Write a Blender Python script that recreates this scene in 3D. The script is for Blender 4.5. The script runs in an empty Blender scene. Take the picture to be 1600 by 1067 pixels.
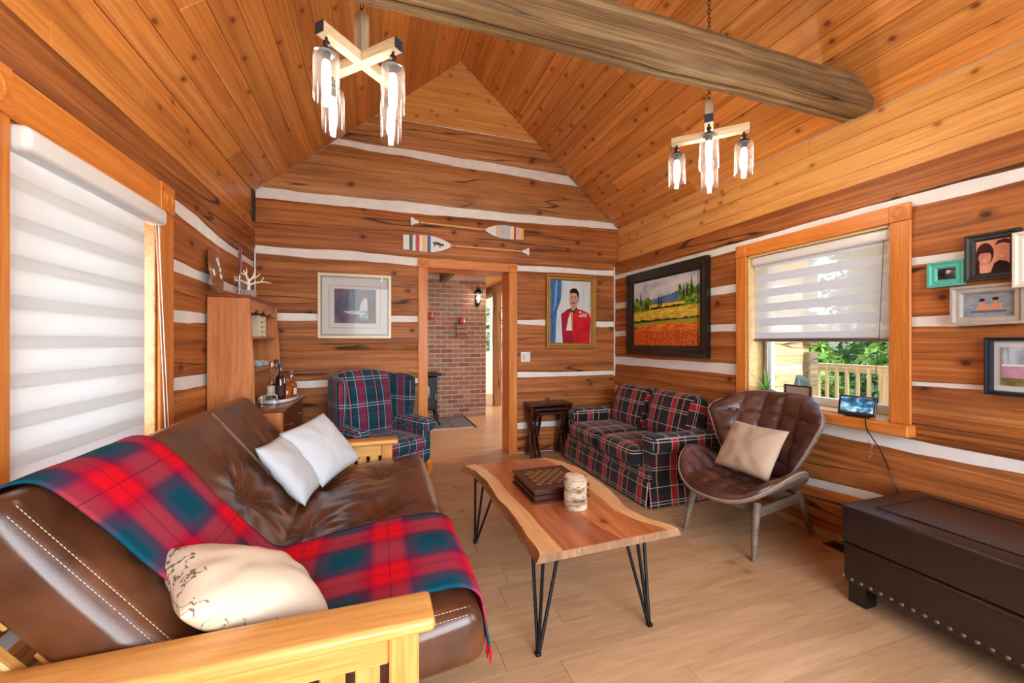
import bpy, bmesh, math, random
from mathutils import Vector, Matrix, noise as mnoise
R = math.radians
scn = bpy.context.scene
COL = scn.collection
random.seed(7)

# ------------------------------------------------------------------ camera
cam_d = bpy.data.cameras.new('camera')
cam_d.sensor_width = 36.0
cam_d.lens = 630.0 / 1600.0 * 36.0
cam_d.clip_start = 0.05
cam_d.clip_end = 200
cam = bpy.data.objects.new('camera', cam_d)
COL.objects.link(cam)
cam.location = (0, 0, 1.35)
cam.rotation_euler = (R(90), 0, -math.atan(210.0 / 630.0))
scn.camera = cam

# ------------------------------------------------------------------ world, sun, daylight and added fill at the windows, exposure
world = bpy.data.worlds.new('world')
scn.world = world
world.use_nodes = True
wn = world.node_tree
wn.nodes.clear()
wo = wn.nodes.new('ShaderNodeOutputWorld')
wb = wn.nodes.new('ShaderNodeBackground')
sky = wn.nodes.new('ShaderNodeTexSky')
sky.sky_type = 'NISHITA'
sky.sun_disc = False
sky.sun_elevation = R(48)
sky.sun_rotation = R(170)
sky.dust_density = 2.5
wb.inputs['Strength'].default_value = 0.55
wn.links.new(sky.outputs[0], wb.inputs['Color'])
wn.links.new(wb.outputs[0], wo.inputs['Surface'])

def lamp(name, kind, loc, rot, energy, color=(1, 1, 1), **kw):
    d = bpy.data.lights.new(name, kind)
    d.energy = energy
    d.color = color
    for k, v in kw.items():
        setattr(d, k, v)
    o = bpy.data.objects.new(name, d)
    COL.objects.link(o)
    o.location = loc
    o.rotation_euler = rot
    return o

lamp('sun', 'SUN', (0, -4, 9), (R(47), 0, R(12)), .65, (1.0, 0.95, 0.86), angle=R(1.5))
# fill added at the unseen rear windows and next room; daylight behind the drawn blind
lamp('rear_daylight_fill', 'AREA', (0.9, -1.96, 1.65), (R(90), 0, 0), 125, (0.86, 0.94, 1.0), shape='RECTANGLE', size=2.9, size_y=2.1)  # daylight of the unseen rear window, strengthened as added interior fill
lamp('rear_side_fill', 'AREA', (3.24, -0.55, 1.55), (0, R(90), 0), 30, (0.86, 0.94, 1.0), shape='RECTANGLE', size=1.2, size_y=1.3)  # fill light added at an unseen side window to brighten the interior
lamp('daylight_blind', 'AREA', (-1.5, 2.14, 1.36), (0, R(-90), 0), 27, (0.9, 0.95, 1.0), shape='RECTANGLE', size=1.05, size_y=0.7)
lamp('far_room_fill', 'AREA', (7.02, 7.4, 1.6), (0, R(90), 0), 330, (1.0, 0.97, 0.92), shape='RECTANGLE', size=1.6, size_y=2.4)  # fill light added outside an invented opening to brighten the next room
scn.view_settings.view_transform = 'Standard'
scn.view_settings.look = 'None'
scn.view_settings.gamma = 1.0
scn.view_settings.use_curve_mapping = False
scn.view_settings.exposure = 0.48
scn.cycles.use_denoising = True
scn.cycles.use_adaptive_sampling = True
scn.cycles.adaptive_threshold = 0.025
scn.cycles.max_bounces = 7
scn.cycles.diffuse_bounces = 4
scn.cycles.transparent_max_bounces = 14
scn.cycles.sample_clamp_indirect = 6.0
scn.cycles.caustics_reflective = False
scn.cycles.caustics_refractive = False

# ------------------------------------------------------------------ mesh helpers
def nz(x, y=0.0, z=0.0):
    return mnoise.noise(Vector((x, y, z)))

class B:
    """collects geometry; build() links it as ONE mesh object"""
    def __init__(s):
        s.v = []; s.f = []; s.m = []; s.uv = None
    def add(s, vs, fs, mi=0, M=None):
        o = len(s.v)
        s.v += [tuple(M @ Vector(p)) for p in vs] if M is not None else [tuple(p) for p in vs]
        s.f += [tuple(i + o for i in f) for f in fs]
        s.m += [mi] * len(fs)
        return s
    def box(s, x0, x1, y0, y1, z0, z1, b=0.0, mi=0, M=None):
        if x1 < x0: x0, x1 = x1, x0
        if y1 < y0: y0, y1 = y1, y0
        if z1 < z0: z0, z1 = z1, z0
        if b <= 0:
            vs = [(x, y, z) for x in (x0, x1) for y in (y0, y1) for z in (z0, z1)]
            fs = [(0, 1, 3, 2), (4, 6, 7, 5), (0, 4, 5, 1), (2, 3, 7, 6), (0, 2, 6, 4), (1, 5, 7, 3)]
            return s.add(vs, fs, mi, M)
        b = min(b, (x1 - x0) * .49, (y1 - y0) * .49, (z1 - z0) * .49)
        vs = []; idx = {}
        for sx in (0, 1):
            for sy in (0, 1):
                for sz in (0, 1):
                    c = ((x0, x1)[sx], (y0, y1)[sy], (z0, z1)[sz])
                    d = (b if sx == 0 else -b, b if sy == 0 else -b, b if sz == 0 else -b)
                    for a in range(3):
                        p = [c[i] + (0 if i == a else d[i]) for i in range(3)]
                        idx[(sx, sy, sz, a)] = len(vs); vs.append(tuple(p))
        fs = []
        for a in range(3):
            u, w = (a + 1) % 3, (a + 2) % 3
            for sg in (0, 1):
                q = []
                for (p, r_) in ((0, 0), (1, 0), (1, 1), (0, 1)):
                    k = [0, 0, 0]; k[a] = sg; k[u] = p; k[w] = r_
                    q.append(idx[(k[0], k[1], k[2], a)])
                fs.append(tuple(q) if sg else tuple(q[::-1]))
        for a in range(3):
            u, w = (a + 1) % 3, (a + 2) % 3
            for p in (0, 1):
                for r_ in (0, 1):
                    def I(e, ax):
                        k = [0, 0, 0]; k[a] = e; k[u] = p; k[w] = r_
                        return idx[(k[0], k[1], k[2], ax)]
                    q = (I(0, u), I(1, u), I(1, w), I(0, w))
                    fs.append(q if (p + r_) % 2 == 0 else q[::-1])
        for sx in (0, 1):
            for sy in (0, 1):
                for sz in (0, 1):
                    t = tuple(idx[(sx, sy, sz, a)] for a in range(3))
                    fs.append(t if (sx + sy + sz) % 2 else t[::-1])
        return s.add(vs, fs, mi, M)
    def tube(s, pts, r, n=8, mi=0, M=None, closed=False, sy=1.0):
        """tube along a path; r is a number or one per point"""
        P = [Vector(p) for p in pts]; k = len(P)
        rr = r if isinstance(r, (list, tuple)) else [r] * k
        vs = []; fs = []
        up = None
        for i in range(k):
            if closed: t = P[(i + 1) % k] - P[i - 1]
            else: t = P[min(i + 1, k - 1)] - P[max(i - 1, 0)]
            t = t.normalized() if t.length > 1e-9 else Vector((0, 0, 1))
            if up is None:
                up = Vector((0, 0, 1)) if abs(t.z) < .9 else Vector((1, 0, 0))
            a = t.cross(up)
            a = a.normalized() if a.length > 1e-6 else t.orthogonal().normalized()
            b_ = a.cross(t).normalized(); up = b_
            for j in range(n):
                w = 2 * math.pi * j / n
                vs.append(P[i] + a * math.cos(w) * rr[i] + b_ * math.sin(w) * rr[i] * sy)
        for i in range(k if closed else k - 1):
            for j in range(n):
                fs.append((i * n + j, i * n + (j + 1) % n, ((i + 1) % k) * n + (j + 1) % n, ((i + 1) % k) * n + j))
        if not closed:
            fs.append(tuple(range(n))[::-1]); fs.append(tuple((k - 1) * n + j for j in range(n)))
        return s.add(vs, fs, mi, M)
    def lathe(s, prof, n=24, mi=0, M=None, sx=1.0, sy=1.0):
        vs = []; fs = []; k = len(prof)
        for (r, z) in prof:
            for j in range(n):
                w = 2 * math.pi * j / n
                vs.append((r * math.cos(w) * sx, r * math.sin(w) * sy, z))
        for i in range(k - 1):
            for j in range(n):
                fs.append((i * n + j, i * n + (j + 1) % n, (i + 1) * n + (j + 1) % n, (i + 1) * n + j))
        if prof[0][0] > 1e-6: fs.append(tuple(range(n))[::-1])
        if prof[-1][0] > 1e-6: fs.append(tuple((k - 1) * n + j for j in range(n)))
        return s.add(vs, fs, mi, M)
    def prism(s, poly, z0, z1, mi=0, M=None):
        n = len(poly)
        ar = sum(poly[i][0] * poly[(i + 1) % n][1] - poly[(i + 1) % n][0] * poly[i][1] for i in range(n))
        if ar < 0: poly = poly[::-1]
        vs = [(x, y, z0) for x, y in poly] + [(x, y, z1) for x, y in poly]
        fs = [tuple(range(n))[::-1], tuple(range(n, 2 * n))]
        fs += [(i, (i + 1) % n, n + (i + 1) % n, n + i) for i in range(n)]
        return s.add(vs, fs, mi, M)
    def grid(s, fn, nu, nv, mi=0, M=None, flip=False, uvfn=None):
        vs = [fn(i / nu, j / nv) for i in range(nu + 1) for j in range(nv + 1)]
        fs = []
        for i in range(nu):
            for j in range(nv):
                a = i * (nv + 1) + j
                q = (a, a + nv + 1, a + nv + 2, a + 1)
                fs.append(q[::-1] if flip else q)
        return s.add(vs, fs, mi, M)
    def rbox(s, hx, hy, hz, r, n=(6, 6, 2), k=3, disp=None, mi=0, M=None):
        """rounded box, half sizes hx hy hz; disp(p, normal) moves the surface"""
        def vals(h, m):
            rr = min(r, h * .999)
            e = [h - rr + rr * math.tan(math.pi / 4 * i / k) for i in range(1, k + 1)]
            inner = [-(h - rr) + 2 * (h - rr) * i / m for i in range(m + 1)] if h - rr > 1e-5 else [0.0]
            return [-x for x in e[::-1]] + inner + e
        A = (vals(hx, n[0]), vals(hy, n[1]), vals(hz, n[2])); H = (hx, hy, hz)
        key = {}; vs = []; fs = []
        def put(p):
            kk = tuple(round(c, 5) for c in p)
            if kk in key: return key[kk]
            q = [max(-(H[i] - min(r, H[i])), min(H[i] - min(r, H[i]), p[i])) for i in range(3)]
            d = Vector(p) - Vector(q)
            nn = d.normalized() if d.length > 1e-9 else Vector((0, 0, 1))
            o = Vector([q[i] + min(r, H[i]) * nn[i] for i in range(3)])
            if disp: o = Vector(disp(o, nn))
            key[kk] = len(vs); vs.append(tuple(o)); return key[kk]
        for a in range(3):
            u, w = (a + 1) % 3, (a + 2) % 3
            for sg in (-1, 1):
                for i in range(len(A[u]) - 1):
                    for j in range(len(A[w]) - 1):
                        q = []
                        for (p_, r_) in ((i, j), (i + 1, j), (i + 1, j + 1), (i, j + 1)):
                            c = [0, 0, 0]; c[a] = sg * H[a]; c[u] = A[u][p_]; c[w] = A[w][r_]
                            q.append(put(c))
                        fs.append(tuple(q) if sg > 0 else tuple(q[::-1]))
        return s.add(vs, fs, mi, M)
    def build(s, name, mats, parent=None, smooth=35, loc=None, rot=None, uv=None, M=None):
        me = bpy.data.meshes.new(name)
        me.from_pydata(s.v, [], s.f)
        for m in (mats if isinstance(mats, (list, tuple)) else [mats]):
            me.materials.append(m)
        if any(s.m): me.polygons.foreach_set('material_index', s.m)
        if uv: uvbox(me, uv)
        if smooth:
            me.shade_smooth()
            me.set_sharp_from_angle(angle=R(smooth))
        me.update()
        o = bpy.data.objects.new(name, me)
        COL.objects.link(o)
        if parent is not None: o.parent = parent
        if M is not None: o.matrix_local = M
        if loc is not None: o.location = loc
        if rot is not None: o.rotation_euler = rot
        return o

def uvbox(me, axes='xyz'):
    """metre-scaled UVs projected along the dominant normal"""
    L = me.uv_layers.new(name='uv')
    for p in me.polygons:
        n = p.normal; a = (abs(n.x), abs(n.y), abs(n.z))
        for li in p.loop_indices:
            c = me.vertices[me.loops[li].vertex_index].co
            if a[2] >= a[0] and a[2] >= a[1]: t = (c.x, c.y)
            elif a[0] >= a[1]: t = (c.y, c.z)
            else: t = (c.x, c.z)
            L.data[li].uv = t

def uvset(o, fn):
    me = o.data
    L = me.uv_layers[0] if me.uv_layers else me.uv_layers.new(name='uv')
    for lp in me.loops:
        L.data[lp.index].uv = fn(me.vertices[lp.vertex_index].co, lp.vertex_index)

def tag(o, label, cat, group=None, kind=None):
    o['label'] = label
    if cat: o['category'] = cat
    if group: o['group'] = group
    if kind: o['kind'] = kind
    return o

def thing(name, label, cat, loc=(0, 0, 0), rz=0.0, group=None, rot=None):
    o = bpy.data.objects.new(name, None)
    COL.objects.link(o)
    o.empty_display_size = .1
    o.location = loc
    o.rotation_euler = rot if rot else (0, 0, rz)
    return tag(o, label, cat, group)

def struct(o, label):
    o['kind'] = 'structure'; o['label'] = label
    return o

def inst(o, parent, M=None, name=None):
    c = o.copy()
    if name: c.name = name
    COL.objects.link(c); c.parent = parent
    if M is not None: c.matrix_local = M
    return c

def copy_tree(o, parent=None):
    kids = list(o.children)
    c = o.copy(); COL.objects.link(c); c.parent = parent
    for k in kids: copy_tree(k, c)
    return c

def T(x, y, z): return Matrix.Translation((x, y, z))
def RZ(a): return Matrix.Rotation(a, 4, 'Z')
def RX(a): return Matrix.Rotation(a, 4, 'X')
def RY(a): return Matrix.Rotation(a, 4, 'Y')
def axes(o, x, y, z=None):
    x = Vector(x).normalized(); y = Vector(y).normalized()
    z = x.cross(y)
    m = Matrix((x, y, z)).transposed().to_4x4(); m.translation = Vector(o)
    return m
def lerp(a, b, t): return a + (b - a) * t
def interp(tab, s, k):
    tab = sorted(tab)
    if s <= tab[0][0]: return tab[0][k]
    for a, b in zip(tab, tab[1:]):
        if s <= b[0]: return lerp(a[k], b[k], (s - a[0]) / (b[0] - a[0]))
    return tab[-1][k]

# ------------------------------------------------------------------ materials
def newmat(name):
    m = bpy.data.materials.new(name); m.use_nodes = True
    nt = m.node_tree; b = nt.nodes['Principled BSDF']
    return m, nt, b
def nd(nt, typ, ins=None, **kw):
    n = nt.nodes.new(typ)
    for k, v in kw.items(): setattr(n, k, v)
    for k, v in (ins or {}).items():
        if hasattr(v, 'is_linked') or hasattr(v, 'links'): nt.links.new(v, n.inputs[k])
        else: n.inputs[k].default_value = v
    return n
def math_(nt, op, a, b=None, c=None, clamp=False):
    n = nt.nodes.new('ShaderNodeMath'); n.operation = op; n.use_clamp = clamp
    for i, v in enumerate((a, b, c)):
        if v is None: continue
        if hasattr(v, 'links'): nt.links.new(v, n.inputs[i])
        else: n.inputs[i].default_value = v
    return n.outputs[0]
def mix(nt, fac, a, b, blend='MIX'):
    n = nt.nodes.new('ShaderNodeMix'); n.data_type = 'RGBA'; n.blend_type = blend
    for i, v in ((0, fac), (6, a), (7, b)):
        if hasattr(v, 'links'): nt.links.new(v, n.inputs[i])
        else: n.inputs[i].default_value = (v if not isinstance(v, tuple) else (*v, 1)[:4]) if i else v
    return n.outputs[2]
def ramp(nt, fac, stops, interp='LINEAR'):
    n = nt.nodes.new('ShaderNodeValToRGB'); cr = n.color_ramp; cr.interpolation = interp
    while len(cr.elements) < len(stops): cr.elements.new(0.5)
    for e, (p, c) in zip(cr.elements, stops):
        e.position = p
        e.color = (*c, 1) if isinstance(c, tuple) else (c, c, c, 1)
    nt.links.new(fac, n.inputs[0])
    return n.outputs[0]
def mapped(nt, vec, scale, rot=(0, 0, 0), loc=(0, 0, 0)):
    n = nt.nodes.new('ShaderNodeMapping')
    n.inputs['Scale'].default_value = scale; n.inputs['Rotation'].default_value = rot; n.inputs['Location'].default_value = loc
    nt.links.new(vec, n.inputs['Vector'])
    return n.outputs[0]
def bump(nt, b, h, strength=.3, dist=.01):
    n = nd(nt, 'ShaderNodeBump', {'Strength': strength, 'Distance': dist, 'Height': h})
    nt.links.new(n.outputs[0], b.inputs['Normal'])
def srgb(r, g, b):
    f = lambda c: (c / 255) / 12.92 if c <= 10 else (((c / 255) + .055) / 1.055) ** 2.4
    return (f(r), f(g), f(b))

def plain(name, col, rough=.5, metal=0.0, spec=.5, nscale=0, namt=.15, bstr=0, coat=0, emit=None, estr=0, sheen=0):
    m, nt, b = newmat(name)
    b.inputs['Base Color'].default_value = (*col, 1)
    b.inputs['Roughness'].default_value = rough
    b.inputs['Metallic'].default_value = metal
    b.inputs['Specular IOR Level'].default_value = spec
    if coat: b.inputs['Coat Weight'].default_value = coat; b.inputs['Coat Roughness'].default_value = .12
    if sheen: b.inputs['Sheen Weight'].default_value = sheen
    if nscale:
        tc = nd(nt, 'ShaderNodeTexCoord')
        n = nd(nt, 'ShaderNodeTexNoise', {'Vector': tc.outputs['Object'], 'Scale': nscale, 'Detail': 5.0})
        d = tuple(c * (1 - namt) for c in col); l = tuple(min(1, c * (1 + namt)) for c in col)
        nt.links.new(ramp(nt, n.outputs[0], [(.3, d), (.7, l)]), b.inputs['Base Color'])
        if bstr: bump(nt, b, n.outputs[0], bstr, .004)
    if emit: b.inputs['Emission Color'].default_value = (*emit, 1); b.inputs['Emission Strength'].default_value = estr
    return m

def wood(name, dark, mid, light, grain=(.9, 16, 16), rough=.45, knots=0.0, knotscale=3.0, cracks=0.0, var=.18, bstr=.12, coat=0, stain=0.0, knotcol=None, tex='Object', spec=.4, gdist=.7, fine_amt=.35):
    """length along local X, face in local XY"""
    m, nt, b = newmat(name)
    tc = nd(nt, 'ShaderNodeTexCoord'); oi = nd(nt, 'ShaderNodeObjectInfo')
    rnd = oi.outputs['Random']
    W = math_(nt, 'MULTIPLY', rnd, 40.0)
    co = tc.outputs[tex]
    g = nd(nt, 'ShaderNodeTexNoise', {'Vector': mapped(nt, co, grain), 'W': W, 'Scale': 1.0, 'Detail': 6.0, 'Roughness': .72, 'Distortion': gdist}, noise_dimensions='4D')
    col = ramp(nt, g.outputs[0], [(.28, dark), (.5, mid), (.72, light)])
    fine = nd(nt, 'ShaderNodeTexNoise', {'Vector': mapped(nt, co, (grain[0] * 4, grain[1] * 9, grain[2] * 9)), 'W': W, 'Scale': 1.0, 'Detail': 3.0}, noise_dimensions='4D')
    col = mix(nt, fine_amt, col, ramp(nt, fine.outputs[0], [(.35, .3), (.65, .75)]), 'OVERLAY')
    h = math_(nt, 'ADD', math_(nt, 'MULTIPLY', fine.outputs[0], .5), g.outputs[0])
    if stain:
        st = nd(nt, 'ShaderNodeTexNoise', {'Vector': mapped(nt, co, (1.3, 3.5, 3.5)), 'W': W, 'Scale': 1.0, 'Detail': 4.0}, noise_dimensions='4D')
        col = mix(nt, math_(nt, 'MULTIPLY', ramp(nt, st.outputs[0], [(.5, 0.0), (.75, 1.0)]), stain), col, tuple(c * .35 for c in dark))
    if knots:
        off = nd(nt, 'ShaderNodeCombineXYZ', {'X': W, 'Y': math_(nt, 'MULTIPLY', rnd, 17.0), 'Z': 0.0})
        kv = nd(nt, 'ShaderNodeVectorMath', {0: mapped(nt, co, (1.0, 1.35, 0)), 1: off.outputs[0]}, operation='ADD')
        wob = nd(nt, 'ShaderNodeTexNoise', {'Vector': co, 'Scale': 30.0, 'Detail': 2.0})
        v = nd(nt, 'ShaderNodeTexVoronoi', {'Vector': kv.outputs[0], 'Scale': knotscale}, voronoi_dimensions='2D')
        d = math_(nt, 'ADD', v.outputs['Distance'], math_(nt, 'MULTIPLY', math_(nt, 'SUBTRACT', wob.outputs[0], .5), .05))
        sel = math_(nt, 'LESS_THAN', nd(nt, 'ShaderNodeSeparateColor', {0: v.outputs['Color']}).outputs[0], knots)
        core = math_(nt, 'MULTIPLY', ramp(nt, d, [(.03, 1.0), (.055, .75), (.075, .15), (.13, 0.0)]), sel)
        col = mix(nt, core, col, knotcol or tuple(c * .16 for c in dark))
        halo = math_(nt, 'MULTIPLY', ramp(nt, d, [(.06, .5), (.2, 0.0)]), sel)
        col = mix(nt, halo, col, dark)
    if cracks:
        cn = nd(nt, 'ShaderNodeTexNoise', {'Vector': mapped(nt, co, (.3, 4.5, 4.5)), 'W': W, 'Scale': 1.0, 'Detail': 2.5, 'Distortion': .12}, noise_dimensions='4D')
        ms = nd(nt, 'ShaderNodeTexNoise', {'Vector': mapped(nt, co, (1.1, 2.2, 2.2), loc=(3, 7, 1)), 'W': W, 'Scale': 1.0, 'Detail': 1.0}, noise_dimensions='4D')
        line = ramp(nt, math_(nt, 'ABSOLUTE', math_(nt, 'SUBTRACT', cn.outputs[0], .5)), [(.002, 1.0), (.009, 0.0)])
        cm = math_(nt, 'MULTIPLY', line, math_(nt, 'MULTIPLY', ramp(nt, ms.outputs[0], [(.46, 0.0), (.54, 1.0)]), cracks))
        col = mix(nt, cm, col, tuple(c * .06 for c in dark))
        h = math_(nt, 'SUBTRACT', h, math_(nt, 'MULTIPLY', cm, 1.5))
    hsv = nd(nt, 'ShaderNodeHueSaturation', {'Color': col, 'Value': math_(nt, 'ADD', 1 - var, math_(nt, 'MULTIPLY', rnd, 2 * var))})
    nt.links.new(hsv.outputs[0], b.inputs['Base Color'])
    b.inputs['Roughness'].default_value = rough
    b.inputs['Specular IOR Level'].default_value = spec
    if coat: b.inputs['Coat Weight'].default_value = coat; b.inputs['Coat Roughness'].default_value = .15
    bump(nt, b, h, bstr, .01)
    return m

def tartan(name, period, base_u, base_v, lines_u, lines_v, line_w=.022, line_col=(.7, .68, .62), rough=.9, soft=False, weave=900, mixfac=.5, lstr=.8, sheen=.15):
    m, nt, b = newmat(name)
    tc = nd(nt, 'ShaderNodeTexCoord')
    sp = nd(nt, 'ShaderNodeSeparateXYZ', {0: tc.outputs['UV']})
    U = math_(nt, 'FRACT', math_(nt, 'MULTIPLY', sp.outputs[0], 1 / period))
    V = math_(nt, 'FRACT', math_(nt, 'MULTIPLY', sp.outputs[1], 1 / period))
    it = 'LINEAR' if soft else 'CONSTANT'
    col = mix(nt, mixfac, ramp(nt, U, base_u, it), ramp(nt, V, base_v, it))
    def lines(X, ps):
        out = None
        for p in ps:
            pos, lc, w = p if isinstance(p, tuple) else (p, line_col, line_w)
            k = math_(nt, 'LESS_THAN', math_(nt, 'ABSOLUTE', math_(nt, 'SUBTRACT', X, pos)), w / 2)
            yield k, lc
    for X, ps in ((U, lines_u), (V, lines_v)):
        for k, lc in lines(X, ps):
            col = mix(nt, math_(nt, 'MULTIPLY', k, lstr), col, lc)
    nn = nd(nt, 'ShaderNodeTexNoise', {'Vector': tc.outputs['Object'], 'Scale': float(weave), 'Detail': 1.0})
    col = mix(nt, .3, col, ramp(nt, nn.outputs[0], [(.3, .3), (.7, .7)]), 'OVERLAY')
    nt.links.new(col, b.inputs['Base Color'])
    b.inputs['Roughness'].default_value = rough
    b.inputs['Specular IOR Level'].default_value = .2
    b.inputs['Sheen Weight'].default_value = sheen
    bump(nt, b, nn.outputs[0], .15, .002)
    return m

def leather(name, dark, light, rough=.35, scale=4.0, bstr=.08, coat=.15):
    m, nt, b = newmat(name)
    tc = nd(nt, 'ShaderNodeTexCoord')
    n = nd(nt, 'ShaderNodeTexNoise', {'Vector': tc.outputs['Object'], 'Scale': scale, 'Detail': 5.0, 'Roughness': .6, 'Distortion': .6})
    nt.links.new(ramp(nt, n.outputs[0], [(.32, dark), (.68, light)]), b.inputs['Base Color'])
    v = nd(nt, 'ShaderNodeTexVoronoi', {'Vector': tc.outputs['Object'], 'Scale': 260.0})
    rr = ramp(nt, n.outputs[0], [(.3, rough * .85), (.7, rough * 1.2)])
    nt.links.new(rr, b.inputs['Roughness'])
    b.inputs['Coat Weight'].default_value = coat; b.inputs['Coat Roughness'].default_value = .25
    bump(nt, b, v.outputs['Distance'], bstr, .002)
    return m

def glassy(name, tint=(1, 1, 1), refl=1.0, rough=.02):
    """thin clear glass: sees through, reflects by Fresnel"""
    m, nt, b = newmat(name)
    out = nt.nodes['Material Output']; nt.nodes.remove(b)
    tr = nd(nt, 'ShaderNodeBsdfTransparent', {'Color': (*tint, 1)})
    gl = nd(nt, 'ShaderNodeBsdfGlossy', {'Roughness': rough})
    fr = nd(nt, 'ShaderNodeLayerWeight', {'Blend': .5})
    fc = math_(nt, 'ADD', math_(nt, 'MULTIPLY', math_(nt, 'POWER', fr.outputs['Facing'], 4.0), .55), .035)
    ms = nd(nt, 'ShaderNodeMixShader', {0: math_(nt, 'MULTIPLY', fc, refl), 1: tr.outputs[0], 2: gl.outputs[0]})
    nt.links.new(ms.outputs[0], out.inputs['Surface'])
    return m

def shade_glass(name):
    """blown glass shade: clear face on, brighter towards its lit rim"""
    m, nt, b = newmat(name)
    out = nt.nodes['Material Output']; nt.nodes.remove(b)
    tr = nd(nt, 'ShaderNodeBsdfTransparent', {'Color': (.98, .98, .98, 1)})
    gl = nd(nt, 'ShaderNodeBsdfGlossy', {'Roughness': .06})
    tl = nd(nt, 'ShaderNodeBsdfTranslucent', {'Color': (.95, .95, .95, 1)})
    sc = nd(nt, 'ShaderNodeMixShader', {0: .07, 1: gl.outputs[0], 2: tl.outputs[0]})
    lw = nd(nt, 'ShaderNodeLayerWeight', {'Blend': .22})
    ms = nd(nt, 'ShaderNodeMixShader', {0: math_(nt, 'ADD', math_(nt, 'MULTIPLY', lw.outputs['Facing'], .5), .02), 1: tr.outputs[0], 2: sc.outputs[0]})
    nt.links.new(ms.outputs[0], out.inputs['Surface'])
    return m

def cloth_translucent(name, col, trans, clear=0.0):
    m, nt, b = newmat(name)
    out = nt.nodes['Material Output']; nt.nodes.remove(b)
    df = nd(nt, 'ShaderNodeBsdfDiffuse', {'Color': (*col, 1)})
    tl = nd(nt, 'ShaderNodeBsdfTranslucent', {'Color': (*col, 1)})
    ms = nd(nt, 'ShaderNodeMixShader', {0: trans, 1: df.outputs[0], 2: tl.outputs[0]})
    last = ms
    if clear:
        tr = nd(nt, 'ShaderNodeBsdfTransparent')
        last = nd(nt, 'ShaderNodeMixShader', {0: clear, 1: ms.outputs[0], 2: tr.outputs[0]})
    nt.links.new(last.outputs[0], out.inputs['Surface'])
    return m

def emissive(name, col, strength):
    m, nt, b = newmat(name)
    b.inputs['Base Color'].default_value = (*col, 1)
    b.inputs['Emission Color'].default_value = (*col, 1)
    b.inputs['Emission Strength'].default_value = strength
    return m

def paint(name, stops, scale=20.0, stretch=(1, 1, 1), rough=.5, vor=False, detail=4.0):
    """flat print or brushwork: noise or dabs through a ramp"""
    m, nt, b = newmat(name)
    tc = nd(nt, 'ShaderNodeTexCoord')
    vec = mapped(nt, tc.outputs['Object'], stretch)
    if vor: f = nd(nt, 'ShaderNodeTexVoronoi', {'Vector': vec, 'Scale': scale}).outputs['Distance']
    else: f = nd(nt, 'ShaderNodeTexNoise', {'Vector': vec, 'Scale': scale, 'Detail': detail}).outputs[0]
    nt.links.new(ramp(nt, f, stops), b.inputs['Base Color'])
    b.inputs['Roughness'].default_value = rough
    b.inputs['Specular IOR Level'].default_value = .25
    return m

M = {}
M['log'] = wood('log_timber', srgb(96, 50, 22), srgb(170, 101, 49), srgb(208, 140, 80), grain=(.45, 20, 20), gdist=.35, fine_amt=.55, rough=.55, knots=.3, knotscale=3.2, cracks=.95, var=.13, bstr=.25, stain=.45)
M['logpale'] = wood('gable_log_timber', srgb(120, 76, 42), srgb(182, 124, 72), srgb(212, 158, 100), grain=(.45, 18, 18), gdist=.35, fine_amt=.55, rough=.55, knots=.3, knotscale=2.4, cracks=.9, var=.1, bstr=.25, stain=.4)
M['chink'] = plain('chinking_mortar', srgb(238, 239, 238), .85, nscale=9, namt=.06, bstr=.2)
M['ceil'] = wood('ceiling_pine', srgb(168, 98, 42), srgb(210, 136, 66), srgb(232, 166, 96), grain=(.6, 18, 18), gdist=.4, fine_amt=.5, rough=.36, knots=.5, knotscale=3.6, var=.15, bstr=.05, knotcol=srgb(70, 28, 12))
M['pale'] = wood('pale_pine', srgb(196, 130, 62), srgb(222, 160, 88), srgb(236, 184, 112), grain=(.7, 10, 10), rough=.4, knots=.55, knotscale=4.0, var=.05, bstr=.04, knotcol=srgb(80, 40, 20))
M['seam'] = plain('dark_seam', srgb(48, 24, 10), .9)
M['trim'] = wood('casing_fir', srgb(186, 104, 36), srgb(214, 130, 54), srgb(230, 152, 76), grain=(1.1, 18, 18), rough=.38, var=.06, bstr=.04)
M['floor'] = wood('floor_laminate', srgb(168, 134, 98), srgb(188, 154, 117), srgb(202, 171, 134), grain=(.9, 7, 7), gdist=.9, fine_amt=.16, rough=.36, knots=.22, knotscale=2.6, var=.045, bstr=.03, knotcol=srgb(138, 104, 76), stain=0.0)
M['beam'] = wood('weathered_beam', srgb(60, 42, 26), srgb(130, 102, 68), srgb(186, 156, 114), grain=(.4, 16, 16), gdist=.4, fine_amt=.7, rough=.75, cracks=1.0, var=.02, bstr=.45, stain=.4, knots=.2)
M['white'] = plain('white_paint', srgb(236, 236, 234), .4)
M['vinyl'] = plain('white_vinyl', srgb(228, 230, 232), .35)
M['glass'] = glassy('window_glass', (.97, .98, .98), .8)
M['clear'] = glassy('clear_glass', (.97, .98, .98), .9)
M['pglass'] = glassy('picture_glass', (.99, .99, .99), .3)
M['shade'] = shade_glass('shade_glass')
M['blk'] = plain('black_metal', srgb(20, 20, 22), .45, .6)
M['steel'] = plain('brushed_steel', srgb(150, 150, 150), .35, .9)
M['blind'] = cloth_translucent('blind_opaque_weave', (.88, .88, .88), .42)
M['sheer'] = cloth_translucent('blind_sheer_weave', (.9, .9, .9), .55, .3)
M['blind_r'] = cloth_translucent('grey_blind_weave', (.8, .86, .94), .3)
M['sheer_r'] = cloth_translucent('grey_blind_sheer', (.92, .92, .92), .5, .5)
M['sheer2'] = cloth_translucent('blind_overlap_weave', (.8, .8, .8), .4)
M['cord'] = plain('cord_white', srgb(230, 228, 220), .6)
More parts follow.
